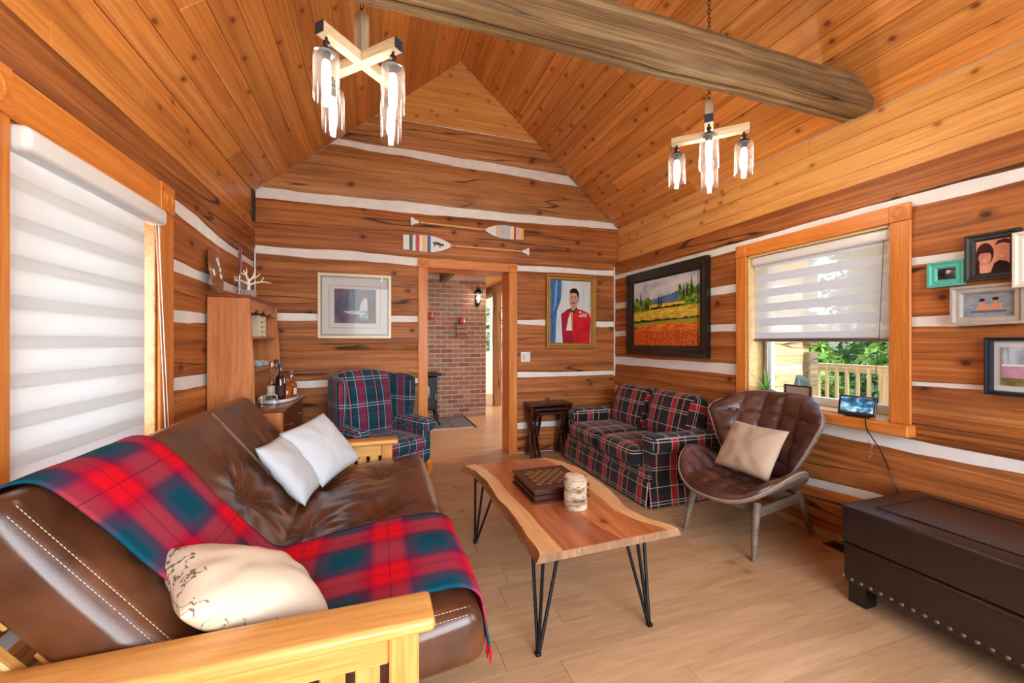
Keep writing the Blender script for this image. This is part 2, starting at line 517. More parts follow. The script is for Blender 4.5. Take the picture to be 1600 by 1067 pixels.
M['outlog'] = wood('outside_log', srgb(104, 84, 56), srgb(182, 160, 118), srgb(210, 190, 150), grain=(.4, 10, 10), rough=.8, cracks=1.0, var=.05, bstr=.4, knots=.2)
M['deck'] = wood('deck_lumber', srgb(146, 122, 84), srgb(188, 164, 120), srgb(212, 190, 148), rough=.8, var=.08)
M['mortar'] = plain('mortar', srgb(206, 198, 188), .95, nscale=30)
M['brick'] = None
M['oak'] = wood('honey_oak', srgb(196, 132, 60), srgb(224, 164, 88), srgb(240, 190, 118), grain=(1.0, 12, 12), rough=.3, var=.03, bstr=.03, coat=.2)
M['leath'] = leather('brown_leather', srgb(58, 31, 19), srgb(112, 67, 41), .31, 3.0, .06, .3)
M['leath_side'] = leather('brown_leather_side', srgb(58, 38, 32), srgb(84, 58, 50), .4, 3.0, .06, .12)
M['stitch'] = plain('stitching_thread', srgb(200, 186, 168), .8)
M['dleath'] = leather('dark_brown_leather', srgb(30, 20, 19), srgb(44, 29, 27), .31, 3.0, .08, .15)
M['cleath'] = leather('chestnut_leather', srgb(62, 34, 28), srgb(98, 59, 49), .34, 5.0, .06, .15)
M['greywood'] = wood('grey_brown_wood', srgb(84, 70, 60), srgb(118, 102, 88), srgb(142, 126, 110), grain=(1, 12, 12), rough=.5, var=.03, bstr=.05)
M['cherry'] = wood('cherry_wood', srgb(150, 84, 44), srgb(186, 116, 68), srgb(206, 140, 92), grain=(.9, 9, 9), rough=.35, var=.04, bstr=.03, coat=.1)
M['cherryd'] = wood('cherry_dark', srgb(96, 44, 24), srgb(130, 66, 38), srgb(156, 88, 56), grain=(.9, 9, 9), rough=.3, var=.04, bstr=.03, coat=.2)
M['mahog'] = wood('dark_mahogany', srgb(36, 14, 10), srgb(62, 26, 18), srgb(84, 40, 28), grain=(.9, 12, 12), rough=.3, var=.05, bstr=.03, coat=.2)
M['pillow'] = plain('pale_cotton', srgb(204, 212, 220), .9, nscale=120, namt=.03, sheen=.2)
M['cream'] = plain('cream_cotton', srgb(222, 204, 178), .9, nscale=90, namt=.04, sheen=.2)
M['beige'] = plain('beige_linen', srgb(196, 174, 152), .95, nscale=300, namt=.08, bstr=.2, sheen=.2)
M['gold'] = plain('gilt', srgb(176, 134, 66), .42, .55, nscale=60, namt=.3, bstr=.4)
M['silver'] = plain('champagne_gilt', srgb(214, 200, 172), .4, .35)
M['mat'] = plain('mount_card', srgb(214, 216, 218), .8)
M['bframe'] = plain('black_lacquer', srgb(16, 15, 16), .28, coat=.3)
M['brass'] = plain('aged_brass', srgb(140, 110, 60), .35, .9)

tk_blk, tk_red, tk_grn, tk_mar = srgb(26, 28, 34), srgb(186, 36, 48), srgb(24, 44, 48), srgb(86, 24, 34)
M['tartan_red'] = tartan('red_black_tartan', .27,
    [(0, tk_blk), (.18, tk_grn), (.30, tk_red), (.52, tk_blk), (.74, tk_mar), (.84, tk_blk)],
    [(0, tk_blk), (.25, tk_mar), (.45, tk_blk), (.7, tk_grn), (.85, tk_blk)],
    [.29, .53, .79], [.12, .2, .62], .02, srgb(206, 190, 176), mixfac=.34)
a_teal, a_nav, a_mag, a_blu = srgb(12, 66, 82), srgb(24, 32, 62), srgb(150, 34, 66), srgb(72, 60, 110)
M['tartan_teal'] = tartan('teal_magenta_tartan', .26,
    [(0, a_teal), (.22, a_nav), (.36, a_teal), (.56, a_blu), (.62, a_mag), (.84, a_nav), (.92, a_teal)],
    [(0, a_teal), (.3, a_nav), (.5, a_teal), (.74, a_blu), (.8, srgb(60, 30, 60)), (.92, a_teal)],
    [.56, .9, (.29, srgb(190, 96, 96), .04)], [.08, .18], .022, srgb(170, 186, 196), mixfac=.38)
b_red, b_teal, b_mid = srgb(224, 4, 34), srgb(0, 76, 98), srgb(104, 22, 74)
M['blanket'] = tartan('red_teal_wool', .34,
    [(0, b_teal), (.16, b_teal), (.30, b_mid), (.38, b_red), (.66, b_red), (.74, b_mid), (.9, b_teal)],
    [(0, b_teal), (.16, b_teal), (.30, b_mid), (.38, b_red), (.66, b_red), (.74, b_mid), (.9, b_teal)],
    [(.52, srgb(60, 20, 50), .012)], [(.52, srgb(60, 20, 50), .012)], soft=True, weave=500, lstr=.6, sheen=0)

def brickmat():
    m, nt, b = newmat('brick_clay')
    oi = nd(nt, 'ShaderNodeObjectInfo'); tc = nd(nt, 'ShaderNodeTexCoord')
    c = ramp(nt, oi.outputs['Random'], [(0, srgb(132, 92, 80)), (.3, srgb(168, 118, 98)), (.55, srgb(146, 108, 96)), (.8, srgb(180, 134, 112)), (1, srgb(142, 120, 114))])
    n = nd(nt, 'ShaderNodeTexNoise', {'Vector': tc.outputs['Object'], 'Scale': 40.0, 'Detail': 4.0})
    nt.links.new(mix(nt, .4, c, n.outputs[0], 'OVERLAY'), b.inputs['Base Color'])
    b.inputs['Roughness'].default_value = .85
    bump(nt, b, n.outputs[0], .4, .004)
    return m
M['brick'] = brickmat()

# ------------------------------------------------------------------ room shell
XL, XR, YF, YB = -1.15, 2.94, 4.58, -1.7        # log faces left / right / far, rear wall
KL, KR = -1.165, 2.99                          # board faces above the logs
EZ, RXX, RZZ = 2.825, 0.9125, 4.565             # eave height, ridge
def shell(name, boxes, mat, label):
    b = B()
    for bx in boxes: b.box(*bx)
    return struct(b.build(name, mat, smooth=0), label)

# ---- floor: laminate planks running across the room
floor = shell('floor', [(-1.25, 6.8, YB - .2, 10.0, -.12, -.0125)], plain('floor_joint', srgb(120, 92, 66), .8), 'pale oak laminate floor running on into the next room')
rnd = random.Random(3)
PW = .192
y = YB; row = 0
while y < 9.9:
    inner = y < 4.6
    x = (-1.2 if inner else .0) - rnd.random() * 1.0
    xe = 2.99 if inner else 3.6
    while x < xe:
        x1 = x + 1.285
        a, c = max(x, -1.2 if inner else .0), min(x1, xe)
        if c - a > .05 and not (y < -.4):
            b = B().box(0, c - a - .0016, 0, PW - .0016, -.012, 0, .0005)
            o = b.build('plank', M['floor'], floor, smooth=0, loc=(a, y, 0))
        x = x1
    y += PW; row += 1
b = B().box(-1.2, 2.99, YB, y and -.4, -.012, -.0005)
b.build('plank_field', M['floor'], floor, smooth=0)

# ---- ceiling: two pine slopes
cb = B()
sl = Vector((KR - RXX, 0, EZ - RZZ)); SL = sl.length; su = sl.normalized()
for sgn in (1, -1):
    p0 = Vector((RXX, 0, RZZ)); e = Vector((RXX + sgn * (KR - RXX), 0, EZ))
    nrm = Vector((sgn * (RZZ - EZ), 0, KR - RXX)).normalized()
    q = [p0, e + (e - p0).normalized() * .3, e + (e - p0).normalized() * .3 + nrm * .14, p0 + nrm * .2]
    q[0] = q[0] + nrm * .0185; q[1] = q[1] + nrm * .0185
    vs = [(p.x, yy, p.z) for yy in (YB - .2, YF + .3) for p in q]
    fs = [(0, 3, 2, 1), (4, 5, 6, 7), (0, 1, 5, 4), (1, 2, 6, 5), (2, 3, 7, 6), (3, 0, 4, 7)]
    cb.add(vs, fs)
cb.box(RXX - .3, RXX + .3, YB - .2, YF + .3, RZZ + .03, RZZ + .2)
ceiling = struct(cb.build('ceiling', M['seam'], smooth=0), 'vaulted knotty pine board ceiling')
NB = 19; bw = SL / NB
rnd = random.Random(11)
for sgn in (1, -1):
    ydir = Vector((sgn * su.x, 0, su.z))
    for i in range(NB):
        yy = YB + .001
        first = True
        while yy < YF - .01:
            ln = rnd.uniform(1.2, 3.6) if not first else rnd.uniform(.5, 2.6)
            first = False
            y1 = min(yy + ln, YF - .002)
            if YF - y1 < .5: y1 = YF - .002
            w = bw - .002
            b = B().box(0, y1 - yy - .0012, 0, w, -.018, 0, .003)
            org = Vector((RXX, 0, RZZ)) + ydir * (i * bw + .001)
            if sgn > 0:
                Mx = axes((org.x, yy, org.z), (0, 1, 0), ydir)
            else:
                o2 = org + ydir * w
                Mx = axes((o2.x, yy, o2.z), (0, 1, 0), -ydir)
            z = Mx.to_3x3() @ Vector((0, 0, 1))
            b.build('board', M['ceil'], ceiling, smooth=0, M=Mx)
            yy = y1
            if first is None: break

# ---- log walls
def make_log(parent, s0, s1, fb, ft, place, mat, seed, clip=None):
    """one squared timber: rough edges fb(s), ft(s); place(s, z) -> matrix"""
    n = max(4, int((s1 - s0) / .07)); zm = (fb((s0 + s1) / 2) + ft((s0 + s1) / 2)) / 2
    ts = (0, .018, .05, .2, .4, .6, .8, .95, .982, 1)
    dz = (-.05, -.016, -.005, 0, 0, 0, 0, -.005, -.016, -.05)
    vs = []; fs = []; K = len(ts)
    for i in range(n + 1):
        s = lerp(s0, s1, i / n); lo, hi = fb(s), ft(s)
        for j in range(K):
            y = lerp(lo, hi, ts[j]) - zm
            z = dz[j] + (.004 * nz(s * 3, y * 6, seed) + .0025 * nz(s * 9, y * 14, seed) if 0 < j < K - 1 else 0)
            vs.append((s - s0, y, z))
    for i in range(n):
        for j in range(K - 1):
            a = i * K + j
            fs.append((a, a + K, a + K + 1, a + 1))
    fs.append(tuple(range(K))); fs.append(tuple(n * K + j for j in range(K))[::-1])
    b = B().add(vs, fs)
    Mx = place(s0, zm)
    o = b.build('log', mat, parent, smooth=40, M=Mx)
    if clip:
        bm = bmesh.new(); bm.from_mesh(o.data); inv = Mx.inverted()
        for (pc, pn) in clip:
            lc = inv @ Vector(pc); ln = (inv.to_3x3() @ Vector(pn)).normalized()
            geom = bm.verts[:] + bm.edges[:] + bm.faces[:]
            bmesh.ops.bisect_plane(bm, geom=geom, plane_co=lc, plane_no=ln, clear_outer=True)
        bm.to_mesh(o.data); bm.free()
    return o

def edges(ch, seed, up):
    """lower / upper rough edge of a chink line"""
    def f(s):
        c, th = interp(ch, s, 1), interp(ch, s, 2)
        if th <= 0:
            return c + .012 * nz(s * 1.5, seed, 0) + .004 * nz(s * 7, seed, 0) + (-.011 if up else .011)
        w = .014 * nz(s * 1.7, seed + (5 if up else 0), 1) + .006 * nz(s * 6, seed + (5 if up else 0), 2)
        return c + (.5 if up else -.5) * th + w * min(1, th / .05)
    return f
const = lambda v: (lambda s: v)
def log_wall(parent, chinks, z0, z1, spans, place, mat, seed, clip=None, matfn=None):
    """chinks low to high; spans(zlo, zhi) -> list of (s0, s1)"""
    rows = []; prev = const(z0); pz = z0
    for k, ch in enumerate(chinks):
        rows.append((prev, edges(ch, seed + k * 3.7, False), pz, ch[0][1]))
        prev = edges(ch, seed + k * 3.7, True); pz = ch[0][1]
    rows.append((prev, const(z1), pz, z1))
    for k, (fb, ft, a, c) in enumerate(rows):
        for (s0, s1) in spans(a, c):
            make_log(parent, s0, s1, fb, ft, place, matfn(a, c) if matfn else mat, seed + k, clip)

# far wall with the doorway
DX0, DX1, DZ = .53, 1.485, 2.175
far_boxes = [(-1.4, DX0 - .01, YF + .016, YF + .25, 0, 2.9), (DX1 + .01, 3.2, YF + .016, YF + .25, 0, 2.9), (DX0 - .01, DX1 + .01, YF + .016, YF + .25, DZ + .01, 2.9)]
fb = B()
for bx in far_boxes: fb.box(*bx)
gab = [(-1.2, 2.9), (3.03, 2.9), (RXX + .02, RZZ + .02), (RXX - .02, RZZ + .02)]
fb.prism(gab, 0, .2, M=Matrix(((1, 0, 0, 0), (0, 0, 1, YF + .016), (0, 1, 0, 0), (0, 0, 0, 1))))
wall_far = struct(fb.build('wall_far', M['chink'], smooth=0), 'far gable wall of squared logs and white chinking')
far_ch = [
    [(-1.2, .34, .07), (2.95, .335, .06)],
    [(-1.2, .66, 0), (2.95, .67, 0)],
    [(-1.2, .915, .07), (.42, .913, .055), (1.6, .946, .045), (2.95, .944, .04)],
    [(-1.2, 1.27, 0), (2.95, 1.255, 0)],
    [(-1.2, 1.595, .06), (.42, 1.602, .055), (1.6, 1.585, .045), (2.95, 1.572, .065)],
    [(-1.2, 2.02, 0), (.42, 1.94, 0), (1.6, 1.985, 0), (2.95, 1.94, 0)],
    [(-1.2, 2.268, .075), (.4, 2.241, .075), (1.6, 2.233, .05), (2.95, 2.241, .055)],
    [(-1.2, 2.825, .085), (.6, 2.83, .095), (2.95, 2.862, .06)],
    [(-.5, 3.448, .04), (.76, 3.421, .085), (2.4, 3.371, .095)],
]
clipF = []
for sgn in (1, -1):
    nrm = Vector((sgn * (RZZ - EZ), 0, KR - RXX)).normalized()
    clipF.append(((RXX, YF, RZZ), nrm))
def far_spans(a, c):
    if c <= 2.3 and a < DZ:
        return [(XL - .03, DX0 - .06), (DX1 + .06, XR + .03)]
    if a > 2.7: return [(-1.2, 3.02)]
    return [(XL - .03, XR + .05)]
placeF = lambda s, z: axes((s, YF, z), (1, 0, 0), (0, 0, 1))
log_wall(wall_far, far_ch, 0.0, 3.79, far_spans, placeF, M['log'], 21.3, clipF, lambda a, c: M['logpale'] if a > 2.7 else M['log'])
for k in range(6):
    za, zb = 3.793 + k * .137, min(3.793 + (k + 1) * .137 - .002, RZZ)
    b = B().box(0, 4.0, 0, zb - za, -.02, 0, .002)
    o = b.build('gable_board', M['pale'], wall_far, smooth=0, M=axes((-1.0, YF - .002, za), (1, 0, 0), (0, 0, 1)))
    bm = bmesh.new(); bm.from_mesh(o.data); inv = axes((-1.0, YF - .002, za), (1, 0, 0), (0, 0, 1)).inverted()
    for (pc, pn) in clipF:
        bmesh.ops.bisect_plane(bm, geom=bm.verts[:] + bm.edges[:] + bm.faces[:], plane_co=inv @ Vector(pc), plane_no=(inv.to_3x3() @ Vector(pn)).normalized(), clear_outer=True)
    bm.to_mesh(o.data); bm.free()

# right wall with window
WY0, WY1, WZ0, WZ1 = 1.583, 2.581, .865, 2.06
RBY0, RBY1, RBZ0, RBZ1 = -1.15, .05, .9, 2.2     # second window, behind the camera
def holes(x0, x1, ya, yb, za, zb, hs):
    out = []; ys = sorted({ya, yb, *[h[0] for h in hs], *[h[1] for h in hs]})
    for p, q in zip(ys, ys[1:]):
        hh = [h for h in hs if h[0] <= p and h[1] >= q]
        if not hh: out.append((x0, x1, p, q, za, zb))
        else:
            out.append((x0, x1, p, q, za, hh[0][2])); out.append((x0, x1, p, q, hh[0][3], zb))
    return out
wall_right = shell('wall_right', holes(XR + .016, XR + .25, YB - .2, YF + .05, 0, 2.35, [(WY0, WY1, WZ0, WZ1), (RBY0, RBY1, RBZ0, RBZ1)]) + [(KR + .012, XR + .25, YB - .2, YF + .05, 2.35, EZ + .05)], M['chink'], 'right wall of squared logs and white chinking')
right_ch = [
    [(-1.7, .35, .05), (1.7, .365, .045), (2.1, .338, .045), (4.6, .34, .06)],
    [(-1.7, .74, .055), (1.05, .741, .052), (2.04, .738, .055), (4.6, .74, .06)],
    [(-1.7, 1.118, .012), (1.17, 1.115, .012), (1.48, 1.105, .014), (2.7, 1.109, .08), (4.6, 1.104, .085)],
    [(-1.7, 1.465, .045), (1.3, 1.466, .045), (2.95, 1.475, .05), (4.6, 1.445, .055)],
    [(-1.7, 1.81, .035), (1.48, 1.813, .038), (2.7, 1.813, .05), (4.6, 1.808, .055)],
    [(-1.7, 2.15, .06), (1.05, 2.154, .056), (1.48, 2.172, .058), (2.71, 2.171, .055), (4.6, 2.187, .05)],
]
def right_spans(a, c):
    out = [(YB, YF + .02)]
    for (h0, h1, g0, g1) in ((RBY0 - .06, RBY1 + .06, RBZ0, RBZ1), (WY0 - .055, WY1 + .055, WZ0, WZ1)):
        if a < g1 - .02 and c > g0 + .02:
            nxt = []
            for (p, q) in out:
                if h0 > p and h1 < q: nxt += [(p, h0), (h1, q)]
                else: nxt.append((p, q))
            out = nxt
    return out
def neg_wall(parent, chinks, z0, z1, spans, mat, seed):
    """wall whose run goes towards -Y so that its face looks to -X"""
    ch2 = [[(-s, c, t) for (s, c, t) in ch] for ch in chinks]
    sp2 = lambda a, c: [(-q, -p) for (p, q) in spans(a, c)]
    log_wall(parent, ch2, z0, z1, sp2, lambda s, z: axes((XR, -s, z), (0, -1, 0), (0, 0, 1)), mat, seed)
neg_wall(wall_right, right_ch, 0.0, 2.375, right_spans, M['log'], 51.7)
def knee(parent, X, face, z0, mat, n, seed):
    r_ = random.Random(seed); h = (EZ - z0) / n
    for k in range(n):
        ys = [YB, r_.uniform(-.5, 1.2), r_.uniform(1.5, 2.8), YF - .002]
        for p, q in zip(ys, ys[1:]):
            b = B().box(0, q - p - .0015, 0, h - .002, -.012, 0, .002)
            za = z0 + k * h
            Mx = axes((X, q, za), (0, -1, 0), (0, 0, 1)) if face < 0 else axes((X, p, za), (0, 1, 0), (0, 0, 1))
            b.build('knee_board', mat, parent, smooth=0, M=Mx)
knee(wall_right, KR, -1, 2.355, M['pale'], 4, 5)

# left wall with window
LY0, LY1, LZ0, LZ1 = 1.76, 2.713, .80, 2.08
wall_left = shell('wall_left', holes(XL - .25, XL - .016, YB - .2, YF + .05, 0, 2.42, [(LY0, LY1, LZ0, LZ1)]) + [(XL - .25, KL - .012, YB - .2, YF + .05, 2.42, EZ + .05)], M['chink'], 'left wall of squared logs and white chinking')
left_ch = [
    [(-1.7, .36, .05), (4.6, .35, .05)],
    [(-1.7, .72, .05), (4.6, .71, .05)],
    [(-1.7, 1.09, .06), (2.87, 1.09, .062), (3.4, 1.082, .06), (4.6, 1.08, .05)],
    [(-1.7, 1.5, .05), (2.87, 1.502, .058), (3.4, 1.517, .05), (4.6, 1.52, .05)],
    [(-1.7, 1.82, .06), (2.87, 1.812, .065), (3.55, 1.801, .055), (4.6, 1.79, .05)],
    [(-1.7, 2.24, .08), (2.56, 2.205, .075), (3.1, 2.16, .085), (3.66, 2.126, .06), (4.39, 2.113, .05), (4.6, 2.11, .05)],
]
def left_spans(a, c):
    if a < LZ1 - .02 and c > LZ0 + .02: return [(YB, LY0 - .08), (LY1 + .08, YF + .02)]
    return [(YB, YF + .02)]
placeL = lambda s, z: axes((XL, s, z), (0, 1, 0), (0, 0, 1))
log_wall(wall_left, left_ch, 0.0, 2.46, left_spans, placeL, M['log'], 83.1)
knee(wall_left, KL, 1, 2.44, M['ceil'], 3, 9)
B().box(-1.19, -1.142, YF - .06, YF - .004, 2.535, 2.835, .004).build('log_end', plain('charred_log_end', srgb(62, 54, 50), .9, nscale=30, namt=.4, bstr=.5), wall_left, smooth=0)
# corner caulking
for (x0, x1, y0, y1, z0, z1, par) in ((XL - .004, XL + .008, YF - .014, YF + .004, .9, 2.27, wall_left), (XR - .012, XR + .006, YF - .014, YF + .004, .9, 2.32, wall_right)):
    B().box(x0, x1, y0, y1, z0, z1, .004).build('corner_caulk', M['chink'], par, smooth=0)

# rear wall with a big window, behind the camera
wall_rear = shell('wall_rear', [(-1.4, -.75, YB - .2, YB, 0, 3.0), (2.55, 3.2, YB - .2, YB, 0, 3.0), (-.75, 2.55, YB - .2, YB, 0, .5), (-.75, 2.55, YB - .2, YB, 2.75, 3.0)], M['log'], 'rear log wall with a wide window')
b = B(); b.prism([(-1.2, 2.95), (3.03, 2.95), (RXX, RZZ + .03)], 0, .2, M=Matrix(((1, 0, 0, 0), (0, 0, 1, YB - .2), (0, 1, 0, 0), (0, 0, 0, 1))))
b.build('gable', M['pale'], wall_rear, smooth=0)
# low trim along the right wall
struct(B().box(XR - .012, XR + .01, YB, YF, 0, .045, .003).build('baseboard_right', M['floor'], smooth=0), 'low wooden quarter trim along the right wall')

# ---- tie beam
def beam_disp(p, n):
    k = .007 * nz(p.x * 1.3, p.y * 9, p.z * 9) + .004 * nz(p.x * 5, p.y * 20, p.z * 20)
    if n.z < -.5: k -= .04 * math.exp(-((p.y - .03 - .03 * nz(p.x * 1.1, 3)) / .007) ** 2) * (.5 + .5 * nz(p.x * .9, 8) if p.x < 0 else .9)
    if n.y < -.5: k -= .012 * math.exp(-((p.z - .02 - .03 * nz(p.x * 1.3, 5)) / .006) ** 2) * max(0, nz(p.x * .8, 2) + .3)
    return p + n * k
b = B(); b.rbox(2.02, .09, .095, .014, n=(90, 26, 20), k=3, disp=beam_disp)
bm_ = b.build('ceiling_beam', M['beam'], smooth=50, loc=(.93, 1.765, 2.895))
tag(bm_, 'weathered rough hewn timber tie beam crossing under the vaulted ceiling', 'beam')

# ---- casing with rosette blocks
def casing(par, w, blocks, runs, mat):
    """blocks: centres (x,z); runs: boxes; local X right, Z up, -Y towards viewer"""
    for r_ in runs:
        x0, x1, z0, z1 = r_
        b = B()
        if x1 - x0 > z1 - z0: L, H = x1 - x0, z1 - z0; Mx = axes((x0, -.018, z0), (1, 0, 0), (0, 0, 1))
        else: L, H = z1 - z0, x1 - x0; Mx = axes((x1, -.018, z0), (0, 0, 1), (-1, 0, 0))
        b.box(0, L, 0, H, -.018, 0, .004)
        b.build('casing_board', mat, par, smooth=0, M=Mx)
    for (cx, cz) in blocks:
        b = B(); b.box(-w / 2, w / 2, -w / 2, w / 2, -.024, 0, .003)
        o = b.build('corner_block', mat, par, smooth=0, M=axes((cx, -.024, cz), (1, 0, 0), (0, 0, 1)))
        k = w / .1
        B().lathe([(.036 * k, 0), (.036 * k, .003), (.032 * k, .006), (.027 * k, .006), (.024 * k, .001), (.018 * k, .001), (.016 * k, .005), (.008 * k, .006), (0, .004)], 24).build('rosette', mat, o, smooth=40)

# doorway trim
t1 = bpy.data.objects.new('trim_1', None); COL.objects.link(t1); t1.location = (0, YF, 0); struct(t1, 'fir door casing with rosette corner blocks')
cw = .104
casing(t1, cw, [(DX0 - cw / 2, DZ + cw / 2), (DX1 + cw / 2, DZ + cw / 2)],
       [(DX0 - cw, DX0, 0, DZ), (DX1, DX1 + cw, 0, DZ), (DX0, DX1, DZ, DZ + cw)], M['trim'])
for (x0, x1, z0, z1) in ((DX0 - .022, DX0, 0, DZ), (DX1, DX1 + .022, 0, DZ), (DX0, DX1, DZ, DZ + .02)):
    b = B().box(x0, x1, -.002, .27, z0, z1, .002); b.build('jamb', M['trim'], t1, smooth=0)

# right window: casing, jambs, sash, panes
w1 = bpy.data.objects.new('window_1', None); COL.objects.link(w1); struct(w1, 'right window with fir casing, white sash and deck outside')
w1.location = (XR, 0, 0); w1.rotation_euler = (0, 0, R(-90))     # local X = -world Y
cw2 = .1
X0, X1 = -WY1, -WY0
casing(w1, cw2, [(X0 - cw2 / 2, WZ1 + cw2 / 2), (X1 + cw2 / 2, WZ1 + cw2 / 2)],
       [(X0 - cw2, X0, WZ0, WZ1), (X1, X1 + cw2, WZ0, WZ1), (X0, X1, WZ1, WZ1 + cw2)], M['trim'])
jm = wood('window_jamb_pine', srgb(206, 168, 108), srgb(226, 194, 140), srgb(238, 210, 162), rough=.5, var=.03, knots=.3, knotscale=5)
for (x0, x1, z0, z1) in ((X0 - .002, X0 + .016, WZ0, WZ1), (X1 - .016, X1 + .002, WZ0, WZ1), (X0, X1, WZ1 - .016, WZ1 + .002), (X0, X1, WZ0 - .002, WZ0 + .012)):
    B().box(x0, x1, 0, .26, z0, z1, .002).build('jamb', jm, w1, smooth=0)
B().box(X0 - .135, X1 + .115, -.075, .02, WZ0 - .068, WZ0, .006).build('sill_board', M['trim'], w1, smooth=0)
def sash(par, x0, x1, z0, z1, y, w=.05, mat='vinyl', pane=True, mid=None):
    for (a, c, d, e) in ((x0, x0 + w, z0, z1), (x1 - w, x1, z0, z1), (x0 + w, x1 - w, z0, z0 + w), (x0 + w, x1 - w, z1 - w, z1)):
        B().box(a, c, y - .025, y + .025, d, e, .004).build('sash_rail', M[mat], par, smooth=0)
    if mid: B().box(x0 + w, x1 - w, y - .025, y + .025, mid - w / 2, mid + w / 2, .004).build('sash_rail', M[mat], par, smooth=0)
    B().box(x0 + w * .8, x1 - w * .8, y - .002, y + .002, z0 + w * .8, z1 - w * .8).build('pane', M['glass'], par, smooth=0)
sash(w1, X0 + .017, X1 - .017, WZ0 + .013, WZ1 - .017, .19, .06)
B().box(X0 + .06, X0 + .085, .12, .165, WZ0, WZ1, .004).build('track', M['steel'], w1, smooth=0)

# left window
w2 = bpy.data.objects.new('window_2', None); COL.objects.link(w2); struct(w2, 'left window with fir casing behind a lowered white blind')
w2.location = (XL, 0, 0); w2.rotation_euler = (0, 0, R(90))      # local X = world Y
X0, X1 = LY0, LY1
cw3 = .155
casing(w2, cw3, [(X0 - cw3 / 2, LZ1 + cw3 / 2), (X1 + cw3 / 2, LZ1 + cw3 / 2)],
       [(X0 - cw3, X0, LZ0 - .1, LZ1), (X1, X1 + cw3, LZ0 - .1, LZ1), (X0, X1, LZ1, LZ1 + cw3)], M['trim'])
for (x0, x1, z0, z1) in ((X0 - .002, X0 + .016, LZ0, LZ1), (X1 - .016, X1 + .002, LZ0, LZ1), (X0, X1, LZ1 - .016, LZ1 + .002), (X0, X1, LZ0 - .002, LZ0 + .012)):
    B().box(x0, x1, 0, .26, z0, z1, .002).build('jamb', M['cherry'], w2, smooth=0)
B().box(X0, X1, -.05, .02, LZ0 - .05, LZ0, .006).build('sill_board', M['trim'], w2, smooth=0)
sash(w2, X0 + .017, X1 - .017, LZ0 + .013, LZ1 - .017, .19, .05)

# window behind the camera and the rear window: sashes with panes
w3 = bpy.data.objects.new('window_3', None); COL.objects.link(w3); struct(w3, 'wide rear window behind the viewpoint')
w3.location = (0, YB, 0); w3.rotation_euler = (0, 0, R(180))
for (a, c) in ((-2.55, -1.45), (-1.45, -.35), (-.35, .75)):
    sash(w3, a, c, .5, 2.75, .1, .06)
w4 = bpy.data.objects.new('window_4', None); COL.objects.link(w4); struct(w4, 'second right wall window behind the viewpoint')
w4.location = (XR, 0, 0); w4.rotation_euler = (0, 0, R(-90))
sash(w4, -RBY1, -RBY0, RBZ0, RBZ1, .16, .06)

# ------------------------------------------------------------------ next room through the doorway
FYB = 10.0; FZ = 2.52
wall_back = shell('wall_back', [(-1.4, 1.7, FYB, FYB + .2, 0, FZ + .1), (1.7, 3.9, FYB, FYB + .2, 0, 1.05), (1.7, 3.9, FYB, FYB + .2, 2.3, FZ + .1), (3.9, 6.8, FYB, FYB + .2, 0, FZ + .1)], M['white'], 'white back wall of the next room')
wall_side = shell('wall_side', [(-1.4, -1.2, YF + .25, FYB, 0, FZ + .1)], M['white'], 'side wall of the next room')
wall_wing = shell('wall_wing', [(6.62, 6.8, YF + .3, 6.1, 0, FZ + .1), (6.62, 6.8, 8.7, FYB, 0, FZ + .1), (6.62, 6.8, 6.1, 8.7, 0, .75), (6.62, 6.8, 6.1, 8.7, 2.4, FZ + .1)], M['white'], 'outer wall of the next room with an opening added for its fill light')  # opening invented to let the added fill light in
ceil2 = shell('ceiling_next_room', [(-1.4, 6.8, YF + .25, FYB, FZ, FZ + .1)], M['ceil'], 'board ceiling of the next room')
w5 = bpy.data.objects.new('window_5', None); COL.objects.link(w5); struct(w5, 'window in the back wall of the next room')
w5.location = (0, FYB, 0)
sash(w5, 1.7, 2.8, 1.05, 2.3, .1, .05, mid=1.62); sash(w5, 2.8, 3.9, 1.05, 2.3, .1, .05, mid=1.62)
struct(B().box(1.6, 4.0, FYB - .02, FYB, .0, 1.0, .004).build('trim_2', M['white'], smooth=0), 'white wainscot panel under the next room window')
# ceiling timbers
def timber(name, label, x0, x1, y0, y1, z0, z1, mat, group=None, M_=None):
    L = max(x1 - x0, y1 - y0, z1 - z0)
    d = lambda p, n: p + n * (.006 * nz(p.x * 1.5, p.y * 9, p.z * 9) + .004 * nz(p.x * 6, p.y * 20, p.z * 20))
    ax = (x1 - x0, y1 - y0, z1 - z0).index(L)
    b = B(); hs = [(x1 - x0) / 2, (y1 - y0) / 2, (z1 - z0) / 2]
    c = ((x0 + x1) / 2, (y0 + y1) / 2, (z0 + z1) / 2)
    if ax == 0: b.rbox(hs[0], hs[1], hs[2], .014, n=(int(L / .08), 2, 2), k=2, disp=d); Mx = T(*c)
    elif ax == 1: b.rbox(hs[1], hs[0], hs[2], .014, n=(int(L / .08), 2, 2), k=2, disp=d); Mx = T(*c) @ RZ(R(90))
    else: b.rbox(hs[2], hs[0], hs[1], .014, n=(int(L / .08), 2, 2), k=2, disp=d); Mx = T(*c) @ RY(R(-90)) @ RX(R(90))
    o = b.build(name, mat, smooth=50, M=Mx)
    return tag(o, label, 'timber', group)
M['oldpost'] = wood('old_post', srgb(96, 60, 34), srgb(142, 96, 58), srgb(176, 130, 88), grain=(.6, 10, 10), rough=.7, cracks=.9, var=.02, bstr=.4)
timber('timber_post', 'rough square timber post standing right of the brick chimney', 2.31, 2.47, 8.08, 8.24, 0, 2.37, M['oldpost'])
timber('ceiling_timber', 'long ceiling timber resting on the post beyond the doorway', 2.28, 2.5, 4.86, 9.98, 2.37, 2.52, M['oldpost'])
